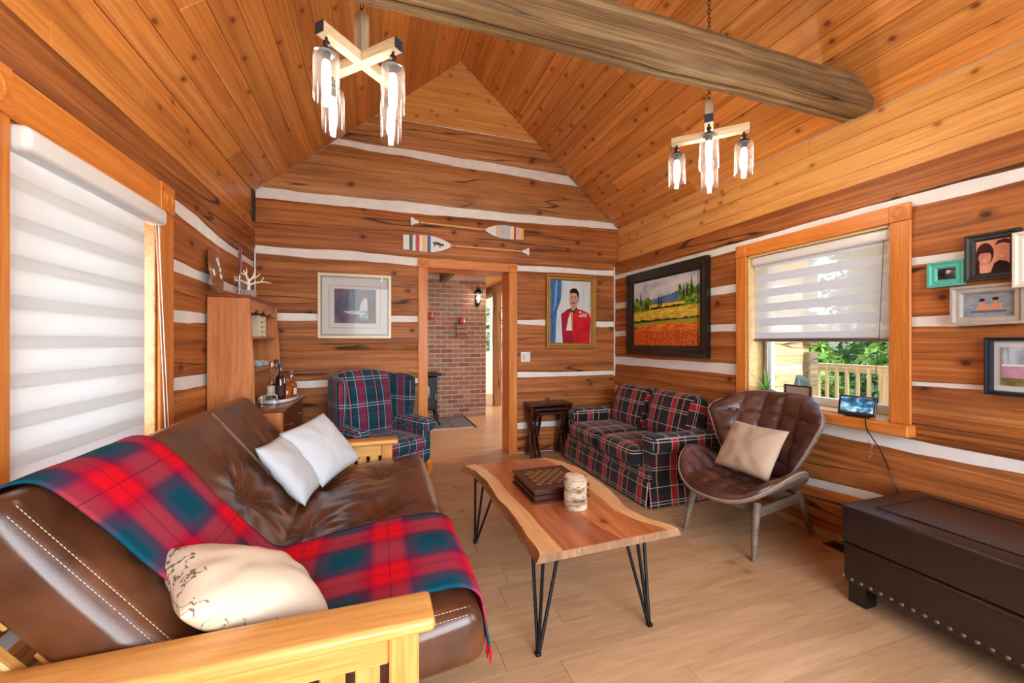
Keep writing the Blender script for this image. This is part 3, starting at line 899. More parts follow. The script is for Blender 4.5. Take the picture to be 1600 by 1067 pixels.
timber('cross_timber', 'wide cross timber just inside the doorway ceiling', .2, 2.27, 5.6, 5.82, 2.33, 2.515, M['oldpost'])
timber('ceiling_joist', 'pale ceiling joist running back to the chimney', 1.02, 1.14, 5.83, 7.05, 2.38, 2.515, M['beam'])

# brick chimney breast
BY = 7.12; BXR = 1.875
ch = thing('brick_chimney', 'red brick chimney breast seen through the doorway', 'chimney', (0, 0, 0))
B().box(-.25, BXR - .006, BY + .008, BY + .9, 0, FZ - .001).build('mortar_core', M['mortar'], ch, smooth=0)
rb = random.Random(4); bh, bl = .0815, .205
base = B().box(0, bl - .015, 0, .03, 0, bh - .016, .003).build('brick', M['brick'], ch, smooth=0, loc=(0, BY, 0))
half = None; used = False
rows = int(FZ / bh)
for r_ in range(rows):
    x = BXR - (bl if r_ % 2 == 0 else bl / 2)
    if r_ % 2:
        hb = B().box(0, bl / 2 - .015, 0, .03, 0, bh - .016, .003) if half is None else None
        if half is None:
            half = hb.build('brick', M['brick'], ch, smooth=0, loc=(x + .011, BY - rb.uniform(0, .004), r_ * bh + .006))
        else: inst(half, ch, T(x + .011, BY - rb.uniform(0, .004), r_ * bh + .006))
        x -= bl
    while x > -.12:
        Mx = T(x + .011, BY - rb.uniform(0, .004), r_ * bh + .006)
        if not used: base.matrix_local = Mx; used = True
        else: inst(base, ch, Mx)
        x -= bl
# corbelled bricks carrying the candle pots
for (cx, cz, n) in ((1.42, 1.42, 3), (.86, 1.66, 1)):
    for k in range(n):
        Mx = T(cx - .1, BY - .085, cz + k * bh) @ Matrix.Diagonal((1.0, 3.0, 1.0, 1.0))
        inst(base, ch, Mx)
def lathe_thing(name, label, cat, prof, mat, loc, n=24, group=None, parts=()):
    o = B().lathe(prof, n).build(name, mat, smooth=40, loc=loc)
    return tag(o, label, cat, group)
M['redpot'] = plain('red_glass', srgb(176, 44, 16), .25, coat=.4)
M['ember'] = emissive('candle_glow', (1.0, .55, .2), 1.2)
for (px_, pz_, lab) in ((1.42, 1.42 + 3 * bh + .001, 'orange red candle jar on the lower brick ledge'), (.86, 1.66 + bh + .001, 'small red candle jar on the upper left brick ledge')):
    tt = thing('candle_jar', lab, 'candle jar', (px_, BY - .043, pz_))
    B().lathe([(0, 0), (.048, 0), (.056, .02), (.058, .06), (.05, .11), (.046, .11), (.052, .06), (.046, .012), (0, .01)], 20).build('jar', M['redpot'], tt)
    B().lathe([(0, .012), (.04, .012), (.04, .06), (0, .062)], 16).build('candle', M['ember'], tt)

# wall lantern
ln = thing('wall_lantern', 'black carriage lantern with a lit bulb on the brick chimney', 'lantern', (1.7, BY - .13, 2.0))
b = B(); b.box(-.035, .035, .105, .13, -.02, .18, .006); b.tube([(0, .12, .02), (0, .07, -.03), (0, .02, -.01), (0, 0, .02)], .008, 8)
b.build('bracket', M['blk'], ln)
b = B(); b.lathe([(0, 0), (.035, .0), (.045, .03), (.03, .035), (0, .035)], 12)
for k in range(6):
    a = math.pi / 3 * k
    b.tube([(.04 * math.cos(a), .04 * math.sin(a), .03), (.072 * math.cos(a), .072 * math.sin(a), .21)], .005, 5)
b.build('frame', M['blk'], ln)
B().lathe([(.085, .205), (.08, .215), (.05, .26), (.02, .29), (.008, .3), (.014, .32), (0, .335)], 12).build('cap', M['blk'], ln)
B().lathe([(.036, .035), (.068, .205)], 12).build('glass_pane', M['clear'], ln)
B().lathe([(0, .06), (.012, .06), (.014, .09), (.026, .13), (.02, .165), (0, .175)], 12).build('bulb', emissive('lantern_bulb', (1, .82, .55), 45), ln)

# slate hearth with tiles and the stove
hearth = thing('hearth_pad', 'grey slate tiled hearth pad under the stove', 'hearth', (0, 0, 0))
B().box(-.2, 1.45, 6.2, BY - .004, 0, .012).build('bed', M['mortar'], hearth, smooth=0)
M['slate'] = plain('slate', srgb(104, 104, 106), .6, nscale=12, namt=.3, bstr=.3)
for i in range(5):
    for j in range(3):
        B().box(-.19 + i * .328, -.19 + i * .328 + .32, 6.208 + j * .303, 6.208 + j * .303 + .295, .008, .02, .003).build('slate_tile', M['slate'], hearth, smooth=0)
B().box(1.45, 1.475, 6.18, BY - .004, 0, .022, .004).build('edge_strip', M['blk'], hearth, smooth=0)
stv = thing('wood_stove', 'black cast iron stove with arched glass door and splayed legs', 'stove', (.62, 6.62, .032))
M['iron'] = plain('cast_iron', srgb(34, 36, 42), .5, .3, nscale=60, namt=.2, bstr=.15)
b = B(); b.rbox(.29, .2, .27, .03, n=(4, 4, 4)); b.build('body', M['iron'], stv, loc=(0, 0, .5))
b = B(); b.rbox(.34, .25, .02, .015, n=(4, 4, 1)); b.build('top_plate', M['iron'], stv, loc=(0, 0, .79))
for sx in (-1, 1):
    for sy in (-1, 1):
        B().tube([(sx * .25, sy * .17, .26), (sx * .28, sy * .19, .14), (sx * .29, sy * .2, .05), (sx * .32, sy * .22, 0)], [.03, .024, .018, .024], 8).build('leg', M['iron'], stv)
arch = [(-.2, -.2), (.2, -.2)] + [(.2 * math.cos(a), .08 + .14 * math.sin(a)) for a in [math.pi * k / 10 for k in range(11)]]
FM = Matrix(((1, 0, 0, 0), (0, 0, -1, 0), (0, 1, 0, 0), (0, 0, 0, 1)))
dr = B().prism(arch, .2, .225, M=FM).build('door', M['iron'], stv, loc=(0, 0, .5))
arch2 = [(x * .78, y * .78) for x, y in arch]
B().prism(arch2, .2255, .229, M=FM).build('door_glass', paint('stove_glass', [(.35, srgb(60, 56, 54)), (.6, srgb(190, 186, 182)), (.75, srgb(90, 80, 76))], 5, rough=.1), dr)
B().tube([(.24, -.235, .4), (.24, -.26, .42), (.24, -.26, .5)], .008, 6).build('handle', M['steel'], stv)

# ------------------------------------------------------------------ outside the right window
ground = struct(B().box(-30, 40, -30, 45, -.9, -.55).build('ground', plain('grass_ground', srgb(70, 104, 48), .9, nscale=3, namt=.4), smooth=0), 'grassy ground outside')
deck = shell('deck_floor', [(3.25, 7.7, -1.5, YF + .25, -.5, -.03), (6.9, 7.7, YF + .25, 7.5, -.5, -.03)], M['deck'], 'timber deck outside the right window')
for k in range(30):
    B().box(0, 6.2, 0, .138, -.02, 0, .003).build('deck_board', M['deck'], deck, smooth=0, M=axes((3.26 + k * .146 + .138, -1.45, -.01), (0, 1, 0), (-1, 0, 0)))
M['outend'] = wood('outside_log_end', srgb(84, 72, 52), srgb(120, 106, 82), srgb(150, 136, 110), rough=.9, cracks=.8, var=.05)
wall_outer = shell('wall_outer', [(3.21, 6.8, YF + .27, YF + .32, -.5, 3.0)], M['chink'], 'outside log wall of the house wing')
for k, (za, zb) in enumerate([(-.4, .30), (.36, .885), (.955, 1.56), (1.62, 2.2), (2.27, 2.8)]):
    make_log(wall_outer, 3.2, 6.85, edges([(3, za, .0), (7, za, .0)], k * 4.1, True), edges([(3, zb, .0), (7, zb, .0)], k * 2.3 + 9, False), lambda s, z: axes((s, YF + .25, z), (1, 0, 0), (0, 0, 1)), M['outlog'], 3.1 * k)
for k in range(3):
    B().box(6.72, 6.92, YF + .14, YF + .32, .62 + k * .66, 1.18 + k * .66, .02).build('log_end', M['outend'], wall_outer, smooth=0)
# railing
rl = thing('deck_railing', 'pale timber deck railing with square balusters', 'railing', (7.45, 0, 0))
B().box(0, 8.0, 0, .14, -.038, 0, .005).build('top_rail', M['deck'], rl, smooth=0, M=axes((.07, -1.3, .97), (0, 1, 0), (-1, 0, 0)))
B().box(0, 8.0, 0, .09, -.038, 0, .005).build('upper_rail', M['deck'], rl, smooth=0, M=axes((-.045, -1.3, .84), (0, 1, 0), (0, 0, 1)))
B().box(0, 8.0, 0, .09, -.038, 0, .005).build('lower_rail', M['deck'], rl, smooth=0, M=axes((-.045, -1.3, .06), (0, 1, 0), (0, 0, 1)))
for y in (6.4, 5.08, 4.0, 2.7, 1.4, .1, -1.2):
    B().box(0, .95, 0, .14, -.14, 0, .005).build('rail_post', M['deck'], rl, smooth=0, M=axes((-.085, y, -.02), (0, 0, 1), (0, 1, 0)))
bal = None
for k in range(48):
    y = 6.3 - k * .158
    if any(abs(y - (p + .07)) < .11 for p in (6.4, 5.08, 4.0, 2.7, 1.4, .1, -1.2)): continue
    Mx = axes((-.086, y, .05), (0, 0, 1), (0, 1, 0))
    if bal is None: bal = B().box(0, .87, 0, .045, -.04, 0, .003).build('baluster', M['deck'], rl, smooth=0, M=Mx)
    else: inst(bal, rl, Mx)
# patio chair and table
pc = thing('patio_chair', 'dark green moulded patio chair on the deck', 'chair', (4.5, 3.7, -.008), R(200))
M['pgreen'] = plain('dark_green_resin', srgb(52, 70, 72), .5)
B().rbox(.24, .24, .02, .02, n=(4, 4, 1)).build('seat', M['pgreen'], pc, loc=(0, 0, .42))
b = B(); b.grid(lambda u, v: ((u - .5) * .5 * (1 - .25 * v * v), .24 + .12 * v - .08 * math.cos((u - .5) * 3) + .05, .42 + v * .55 - .12 * (2 * u - 1) ** 4 * v), 10, 10)
bk = b.build('backrest', M['pgreen'], pc); md = bk.modifiers.new('thick', 'SOLIDIFY'); md.thickness = .025
for sx in (-1, 1):
    for sy in (-1, 1):
        B().tube([(sx * .2, sy * .2, .42), (sx * .25, sy * .25, 0)], [.025, .018], 8).build('leg', M['pgreen'], pc)
    B().tube([(sx * .27, .3, .66), (sx * .29, .0, .66), (sx * .27, -.2, .62), (sx * .25, -.23, .42)], .022, 8).build('arm', M['pgreen'], pc)

# trees beyond the deck
M['bark'] = plain('bark', srgb(84, 68, 52), .9, nscale=12, namt=.4, bstr=.4)
def leafmat(name, a, c):
    m, nt, b = newmat(name)
    tc = nd(nt, 'ShaderNodeTexCoord')
    n = nd(nt, 'ShaderNodeTexNoise', {'Vector': tc.outputs['Object'], 'Scale': 1.7, 'Detail': 6.0})
    nt.links.new(ramp(nt, n.outputs[0], [(.35, a), (.65, c)]), b.inputs['Base Color'])
    b.inputs['Roughness'].default_value = .6
    b.inputs['Subsurface Weight'].default_value = 0
    return m
LM = [leafmat('leaf_mid', srgb(64, 110, 52), srgb(130, 168, 88)), leafmat('leaf_dark', srgb(44, 88, 62), srgb(96, 144, 104)), leafmat('leaf_bright', srgb(90, 150, 56), srgb(160, 196, 96))]
def tree(label, x, y, h, rx, kind, seed, n=5200, z0=-.6, lz=.12):
    r_ = random.Random(seed)
    t = thing('leafy_tree' if kind != 1 else 'spruce_tree', label, 'tree', (x, y, -.6), group=None)
    b = B(); b.tube([(0, 0, 0), (.05, .03, h * .4), (0, .05, h * .85)], [.16, .11, .04], 8)
    for k in range(7):
        a = r_.uniform(0, 6.28); z = h * r_.uniform(.25, .7)
        b.tube([(0, 0, z), (math.cos(a) * rx * .35, math.sin(a) * rx * .35, z + .3), (math.cos(a) * rx * .7, math.sin(a) * rx * .7, z + .5)], [.05, .035, .015], 5)
    b.build('trunk', M['bark'], t)
    blobs = []
    for k in range(34):
        z = r_.uniform(lz, 1)
        rad = rx * (1.1 - z) if kind == 1 else rx * math.sqrt(max(.05, 1 - (z * 1.6 - .75) ** 2))
        a = r_.uniform(0, 6.28); q = rad * math.sqrt(r_.random())
        blobs.append((q * math.cos(a), q * math.sin(a), z * h, r_.uniform(.3, .55) * rx * (.6 if kind == 1 else 1)))
    vs = []; fs = []
    for k in range(n):
        bx, by, bz, br = r_.choice(blobs)
        d = Vector((r_.gauss(0, 1), r_.gauss(0, 1), r_.gauss(0, .8))).normalized() * br * r_.random() ** .4
        c = Vector((bx, by, bz)) + d
        u = Vector((r_.gauss(0, 1), r_.gauss(0, 1), r_.gauss(0, .6))).normalized()
        w = u.cross(Vector((r_.gauss(0, 1), r_.gauss(0, 1), r_.gauss(0, 1)))).normalized()
        s = r_.uniform(.07, .13)
        if kind == 1: u = Vector((c.x - bx * .3, c.y - by * .3, -.25 * rx)).normalized(); s *= 1.0; ww = .22
        else: ww = .42
        o = len(vs)
        vs += [c - u * s, c + w * s * ww + Vector((0, 0, .02)), c + u * s, c - w * s * ww]
        fs += [(o, o + 1, o + 2, o + 3)]
    f = B().add(vs, fs).build('foliage', LM[kind], t, smooth=0); f['kind'] = 'stuff'
tree('broad leafy green tree right behind the deck railing', 11.6, 6.3, 5.0, 1.3, 0, 1)
tree('dark blue green spruce seen above the railing', 15.5, 9.2, 7.5, 1.9, 1, 2, lz=.05)
tree('bright bushy green shrub low behind the balusters', 9.4, 4.3, 2.2, .8, 2, 3, 3600)
tree('bright green shrub nearest the house corner', 9.2, 6.6, 2.0, .7, 2, 8, 3000)
tree('tall mid green tree behind the spruce', 19.5, 8.6, 8.5, 2.1, 0, 4, 6500)
tree('leafy green tree at the near end of the railing view', 12.6, 2.6, 6.0, 1.55, 0, 6, 6000)
tree('bright green tree outside the next room window', 3.2, 13.2, 5.0, 1.8, 2, 5)
tree('second tree outside the next room window', 7.4, 16, 6.0, 1.8, 0, 9)
tree('dark spruce beyond the tall trees', 17, 13.6, 10, 2.3, 1, 7, 6500, lz=.03)

# ------------------------------------------------------------------ blinds
def zebra(par, x0, x1, ztop, zbot, y, period, op, mats, off=0.0):
    z = ztop - off; k = 0
    first = {}
    while z > zbot + .004:
        za = max(z - op, zbot); 
        o = B().box(x0, x1, y - .0012, y + .0012, za, z).build('opaque_band', mats[0], par, smooth=0)
        z2 = max(z - period, zbot)
        if za - z2 > .003:
            B().box(x0, x1, y - .0008, y + .0008, z2, za).build('sheer_band', mats[1], par, smooth=0)
        z -= period
bl = thing('zebra_blind', 'fully lowered white zebra blind over the left window', 'blind', (XL, 0, 0), R(90))
zebra(bl, LY0 + .012, 2.60, 1.995, .835, .004, .134, .088, (M['blind'], M['sheer2']))
zebra(bl, LY0 + .012, 2.61, 1.985, .845, .045, .134, .088, (M['blind'], M['sheer']), .045)
b = B(); b.rbox((LY1 - LY0 - .012) / 2, .045, .045, .025, n=(4, 2, 2)); b.build('headrail', M['vinyl'], bl, loc=((LY0 + LY1) / 2, -.012, 2.025))
b = B(); b.rbox((2.6 - LY0 - .012) / 2, .014, .012, .008, n=(4, 1, 1)); b.build('bottom_rail', M['vinyl'], bl, loc=((LY0 + .012 + 2.6) / 2, .004, .826))
for (dx, e) in ((-.08, .1), (-.05, .105)):
    B().tube([(LY1 + dx, -.03, 1.98), (LY1 + dx + e * .5, -.032, 1.4), (LY1 + dx + e, -.034, .82)], .0022, 6).build('cord', M['cord'], bl)

br = thing('zebra_blind', 'half raised grey striped zebra blind on the right window', 'blind', (XR, 0, 0), R(-90))
X0, X1 = -WY1, -WY0
zebra(br, X0 + .03, X1 - .02, 2.0, 1.375, .045, .118, .062, (M['blind_r'], M['sheer_r']), -.01)
b = B(); b.rbox((X1 - X0 - .04) / 2, .032, .035, .02, n=(4, 2, 2)); b.build('headrail', M['vinyl'], br, loc=((X0 + X1) / 2, .045, 2.008))
b = B(); b.rbox((X1 - X0 - .05) / 2, .012, .013, .008, n=(4, 1, 1)); b.build('bottom_rail', M['steel'], br, loc=((X0 + X1) / 2 + .005, .045, 1.362))
B().tube([(X1 - .055, .03, 1.99), (X1 - .062, .0, 1.4), (X1 - .07, -.05, .95)], .0016, 6).build('pull_cord', M['blk'], br)
lp = [(X1 - .055 + .022 * math.cos(a), -.09, .80 + .2 * math.sin(a) * (1 if math.sin(a) > 0 else .35)) for a in [2 * math.pi * k / 20 for k in range(20)]]
B().tube(lp, .0028, 6, closed=True).build('bead_chain', M['clear'], br)
B().lathe([(0, -.055), (.018, -.055), (.02, -.04), (.017, .03), (.012, .05), (0, .052)], 16).build('chain_weight', M['clear'], br, loc=(X1 - .055, -.09, .70))

# ------------------------------------------------------------------ chandeliers
M['oakgrey'] = wood('weathered_grey_oak', srgb(150, 128, 100), srgb(186, 164, 134), srgb(210, 192, 164), grain=(1.5, 20, 20), rough=.6, var=.02)
M['nickel'] = plain('dark_nickel', srgb(70, 72, 78), .3, .9)
M['bulb'] = emissive('lit_filament_bulb', (1.0, .87, .7), 90)
M['slatecap'] = plain('dark_blue_grey_cap', srgb(52, 62, 76), .5, .3)
def chandelier(label, x, y, zc):
    t = thing('chandelier', label, 'chandelier', (x, y, zc), R(45), 'rustic four light chandeliers')
    half = .222; w = .046
    b = B().box(0, .2, -w / 2, w / 2, -w / 2, w / 2, .001); b.build('stem', M['oakgrey'], t, smooth=0, M=axes((0, 0, .012), (0, 0, 1), (1, 0, 0)))
    B().box(-half, half, -w / 2, w / 2, -w / 2, w / 2, .001).build('arm', M['oakgrey'], t, smooth=0)
    for sg in (-1, 1):
        B().box(w / 2 + .0005, half, -w / 2, w / 2, -w / 2, w / 2, .001).build('arm', M['oakgrey'], t, smooth=0, M=RZ(sg * R(90)))
    for k in range(4):
        a = R(90) * k; Mx = RZ(a)
        B().box(half, half + .003, -w / 2 - .001, w / 2 + .001, -w / 2 - .001, w / 2 + .001).build('end_cap', M['slatecap'], t, smooth=0, M=Mx)
        lx = half - .032
        f = B().lathe([(.006, 0), (.006, -.012), (.014, -.018), (.014, -.03), (.008, -.036), (.02, -.046), (.034, -.058), (.036, -.066), (.03, -.067), (.018, -.068), (.017, -.1), (0, -.1)], 20).build('lamp_holder', M['nickel'], t, M=Mx @ T(lx, 0, -w / 2))
        B().lathe([(.032, -.06), (.049, -.068), (.0525, -.09), (.0525, -.262), (.0515, -.264), (.0505, -.262), (.0505, -.09), (.047, -.071), (.032, -.064)], 28).build('glass_shade', M['shade'], f)
        B().lathe([(.012, -.1), (.016, -.112), (.0178, -.14), (.0165, -.2), (.010, -.228), (0, -.235)], 16).build('bulb', M['bulb'], f)
    lk = None; top = EZ + (RZZ - EZ) * (1 - abs(x - RXX) / (KR - RXX)) - zc
    z = .21; k = 0
    pts = [(.009 * math.cos(a), 0, .017 * math.sin(a)) for a in [2 * math.pi * i / 12 for i in range(12)]]
    while z + .03 < top:
        Mx = T(0, 0, z + .014) @ RZ(R(90) * (k % 2))
        if lk is None: lk = B().tube(pts, .0026, 6, closed=True).build('chain_link', M['nickel'], t, M=Mx)
        else: inst(lk, t, Mx)
        z += .0265; k += 1
    sl_ = math.atan2(RZZ - EZ, KR - RXX) * (1 if x > RXX else -1)
    B().lathe([(0, -.028), (.012, -.028), (.05, -.012), (.056, 0), (0, 0)], 20).build('canopy', M['nickel'], t, M=RZ(R(-45)) @ T(0, 0, top - .012) @ RY(sl_))
    return t
chandelier('nearer left chandelier of four lit glass cylinders on crossed oak arms', -.07, 1.99, 2.65)
chandelier('right chandelier of four lit glass cylinders hanging behind the beam', 1.985, 2.02, 2.65)

# ------------------------------------------------------------------ pictures
def wall_thing(name, label, cat, x, z, side, group=None):
    """side F: far wall (x = world X); side R: right wall (x = world Y)"""
    if side == 'F': return thing(name, label, cat, (x, YF, z), 0, group)
    return thing(name, label, cat, (XR, x, z), R(-90), group)
def frame_parts(t, w, h, fw, mat, depth=.025, prof=None, y0=-.002):
    """mitred frame of four mouldings with a stepped profile; centred on the empty"""
    prof = prof or [(0, 0), (0, -depth), (fw * .25, -depth), (fw * .45, -depth * .75), (fw * .8, -depth * .75), (fw, -depth * .45), (fw, 0)]
    W, H = w / 2, h / 2
    sides = [((-W, -H), (W, -H), (0, 1)), ((W, -H), (W, H), (-1, 0)), ((W, H), (-W, H), (0, -1)), ((-W, H), (-W, -H), (1, 0))]
    for (p, q, nn) in sides:
        d = ((q[0] - p[0]), (q[1] - p[1])); L = math.hypot(*d); d = (d[0] / L, d[1] / L)
        vs = []; n = len(prof)
        for end, s in ((p, 1), (q, -1)):
            for (o, y) in prof:
                vs.append((end[0] + nn[0] * o + d[0] * o * s, y0 + y, end[1] + nn[1] * o + d[1] * o * s))
        fs = [(i, (i + 1) % n, n + (i + 1) % n, n + i) for i in range(n)] + [tuple(range(n))[::-1], tuple(range(n, 2 * n))]
        B().add(vs, fs).build('frame_moulding', mat, t, smooth=30)
def layers(t, name, w, h, shapes, y=-.008, label=None, thick=.004):
    """a flat print: a card with thin colour areas on it; shapes = (material, polygon in [-.5,.5] units)"""
    mats = []; b = B()
    def mi(m):
        if m not in mats: mats.append(m)
        return mats.index(m)
    for k, (m, poly) in enumerate(shapes):
        yy = y - k * .00025
        poly = [(min(.5, max(-.5, px)) * w, min(.5, max(-.5, pz)) * h) for px, pz in poly]
        n = len(poly)
        ar = sum(poly[i][0] * poly[(i + 1) % n][1] - poly[(i + 1) % n][0] * poly[i][1] for i in range(n))
        if ar < 0: poly = poly[::-1]
        if k == 0: b.box(-w / 2, w / 2, yy, yy + thick, -h / 2, h / 2, mi=mi(m))
        else: b.add([(px, yy, pz) for px, pz in poly], [tuple(range(n))], mi(m))
    o = b.build(name, mats, t, smooth=0)
    if label: o['label'] = label
    return o
RECT = [(-.5, -.5), (.5, -.5), (.5, .5), (-.5, .5)]
def rect(a, c, d, e): return [(a, d), (c, d), (c, e), (a, e)]
def ell(cx, cz, rx, rz, n=18, a0=0, a1=6.2832): return [(cx + rx * math.cos(a0 + (a1 - a0) * k / n), cz + rz * math.sin(a0 + (a1 - a0) * k / n)) for k in range(n + (0 if a1 - a0 > 6.28 else 1))]
def bumpy(x0, x1, zlo, zhi, n, amp, seed):
    r_ = random.Random(seed)
    return [(x0, zlo)] + [(lerp(x0, x1, k / n), zhi + r_.uniform(-amp, amp)) for k in range(n + 1)] + [(x1, zlo)]
F = lambda *c: plain('print_%d_%d_%d' % c, srgb(*c), .6, spec=.2)
def glaze(t, w, h, y): B().box(-w / 2, w / 2, y - .0015, y, -h / 2, h / 2).build('glazing', M['pglass'], t, smooth=0)

# waterfall print, far wall left
p1 = wall_thing('framed_print', 'white matted waterfall print in a thin silver gilt frame', 'picture', -.222, 1.722, 'F')
frame_parts(p1, .722, .675, .026, M['silver'], .022)
b = B()
for k in range(60):
    u = k / 60
    for (px_, pz_) in ((lerp(-.325, .325, u), .3), (lerp(-.325, .325, u), -.3)): b.box(px_, px_ + .006, -.021, -.016, pz_ - .004, pz_ + .004)
for k in range(55):
    u = k / 55
    for (px_, pz_) in ((-.325, lerp(-.3, .3, u)), (.325, lerp(-.3, .3, u))): b.box(px_ - .004, px_ + .004, -.021, -.016, pz_, pz_ + .006)
b.build('beaded_edge', M['bframe'], p1, smooth=0)
layers(p1, 'mount', .67, .622, [(M['mat'], RECT), (F(120, 120, 122), rect(-.385, .375, -.37, .345)), (M['mat'], rect(-.38, .37, -.364, .339))], -.008)
wd = paint('print_dusk', [(.3, srgb(70, 66, 92)), (.5, srgb(96, 90, 112)), (.7, srgb(140, 100, 112))], 9)
layers(p1, 'print', .41, .36, [(wd, RECT), (paint('print_mist', [(.3, srgb(74, 84, 116)), (.7, srgb(96, 104, 130))], 14), ell(-.05, .05, .3, .32)),
    (F(196, 200, 206), [(.1, -.12), (.12, .05), (.2, .24), (.27, .26), (.3, .1), (.28, -.14)]), (F(180, 184, 194), [(-.3, -.14), (.12, -.13), (.3, -.12), (.2, -.22), (-.1, -.24), (-.22, -.2)]),
    (paint('print_spray', [(.4, srgb(84, 112, 136)), (.62, srgb(186, 206, 214))], 40), [(.1, -.14), (.34, -.1), (.4, .02), (.36, -.34), (.16, -.44), (.08, -.3)]),
    (paint('print_bark', [(.3, srgb(74, 60, 66)), (.7, srgb(120, 82, 90))], 20), rect(.31, .5, -.5, .3))], -.0135)
glaze(p1, .67, .622, -.0165)

# portrait
p2 = wall_thing('portrait_painting', 'gilt framed portrait of a man in a red dress uniform', 'painting', 2.301, 1.722, 'F')
frame_parts(p2, .682, .9, .062, M['gold'], .045)
cur = paint('paint_curtain', [(.3, srgb(176, 196, 214)), (.5, srgb(216, 226, 232)), (.7, srgb(190, 206, 214))], 7, (6, 1, .4))
blu = paint('paint_drape', [(.3, srgb(40, 84, 150)), (.7, srgb(84, 136, 196))], 9, (3, 1, .6))
red = paint('paint_red', [(.3, srgb(170, 20, 34)), (.6, srgb(214, 30, 44)), (.8, srgb(228, 52, 60))], 6)
dred = paint('paint_dark_red', [(.3, srgb(120, 16, 44)), (.7, srgb(176, 22, 52))], 6)
skin, skin2, hair = paint('paint_face', [(.3, srgb(176, 134, 110)), (.7, srgb(208, 166, 140))], 12), F(196, 128, 112), F(30, 24, 24)
layers(p2, 'canvas', .56, .78, [(cur, RECT), (blu, [(-.5, .5), (-.22, .5), (-.24, .2), (-.34, 0), (-.38, -.5), (-.5, -.5)]), (F(120, 164, 208), [(-.36, .5), (-.32, .5), (-.36, .1), (-.42, 0)]),
    (dred, [(-.24, -.04), (-.08, .04), (.04, .07), (.06, -.5), (-.2, -.5), (-.22, -.3)]), (red, [(.06, .07), (.3, .03), (.46, -.02), (.5, -.1), (.48, -.5), (.06, -.5), (.0, -.2)]),
    (F(226, 226, 230), [(-.0, .0), (.02, -.3), (-.12, -.3), (-.06, -.1)]), (dred, [(-.12, -.3), (.02, -.31), (.08, -.5), (-.17, -.5)]),
    (skin, [(.0, .09), (.12, .09), (.13, .02), (.05, -.04), (.0, .02)]), (F(30, 26, 30), [(-.0, .06), (.03, .02), (.08, .02), (.15, .09), (.15, .05), (.07, -.03), (-.01, .02)]),
    (skin, ell(.075, .205, .112, .15)), (skin, ell(.185, .2, .022, .045)), (hair, [(-.03, .26), (-.02, .35), (.06, .385), (.15, .37), (.2, .31), (.19, .2), (.165, .26), (.13, .3), (.04, .305), (-.02, .29)]),
    (hair, [(.01, .245), (.05, .25), (.05, .24), (.01, .234)]), (hair, [(.09, .25), (.14, .245), (.14, .234), (.09, .24)]), (F(60, 40, 36), ell(.03, .222, .012, .007, 10)), (F(60, 40, 36), ell(.115, .222, .012, .007, 10)),
    (skin2, [(.055, .23), (.045, .17), (.07, .165), (.08, .17)]), (hair, [(.0, .135), (.06, .155), (.12, .135), (.11, .128), (.06, .14), (.01, .127)]), (F(150, 72, 66), [(.03, .112), (.095, .112), (.06, .1)]),
    (F(214, 190, 120), rect(.02, .035, -.3, .0)), (F(214, 206, 190), rect(.2, .26, -.02, .01)), (F(180, 176, 180), rect(.26, .4, -.05, -.02)), (F(226, 214, 190), rect(.19, .4, -.075, -.055)), (F(120, 120, 150), rect(.22, .24, -.05, -.01)), (F(196, 150, 60), rect(.29, .31, -.07, -.04)), (F(196, 150, 60), rect(.35, .37, -.07, -.04))], -.012)

# landscape painting on the right wall
p3 = wall_thing('landscape_painting', 'large black framed painting of a red poppy field and cypresses', 'painting', 3.606, 1.672, 'R')
frame_parts(p3, 1.27, .96, .115, M['bframe'], .05)
b = B()
for k in range(46): b.lathe([(0, .006), (.006, .003), (.007, 0)], 8, M=T(.53, -.05, -.42 + k * .0185) @ RX(R(90)))
b.build('beading', M['bframe'], p3)
skyp = paint('paint_sky', [(.3, srgb(122, 160, 206)), (.5, srgb(206, 216, 228)), (.7, srgb(234, 234, 232))], 4, (1, 1, 2.2))
mtn = paint('paint_hills', [(.3, srgb(70, 104, 160)), (.7, srgb(110, 140, 184))], 8)
grn = paint('paint_grove', [(.3, srgb(40, 76, 24)), (.5, srgb(92, 132, 40)), (.7, srgb(160, 182, 70))], 26)
yel = paint('paint_wheat', [(.3, srgb(190, 150, 24)), (.5, srgb(226, 196, 60)), (.7, srgb(240, 220, 110))], 12, (1, 1, 3))
hdg = paint('paint_hedge', [(.3, srgb(24, 40, 14)), (.6, srgb(64, 84, 28)), (.75, srgb(104, 116, 40))], 30)
pop = paint('paint_poppies', [(.12, srgb(150, 24, 14)), (.4, srgb(216, 66, 22)), (.6, srgb(214, 130, 50)), (.8, srgb(120, 70, 30))], 26, (1, 1, 1.5), vor=True)
pop2 = paint('paint_poppies_far', [(.3, srgb(206, 70, 20)), (.5, srgb(232, 120, 36)), (.7, srgb(222, 180, 60))], 14, (.7, 1, 4))
cyp = F(30, 56, 30)
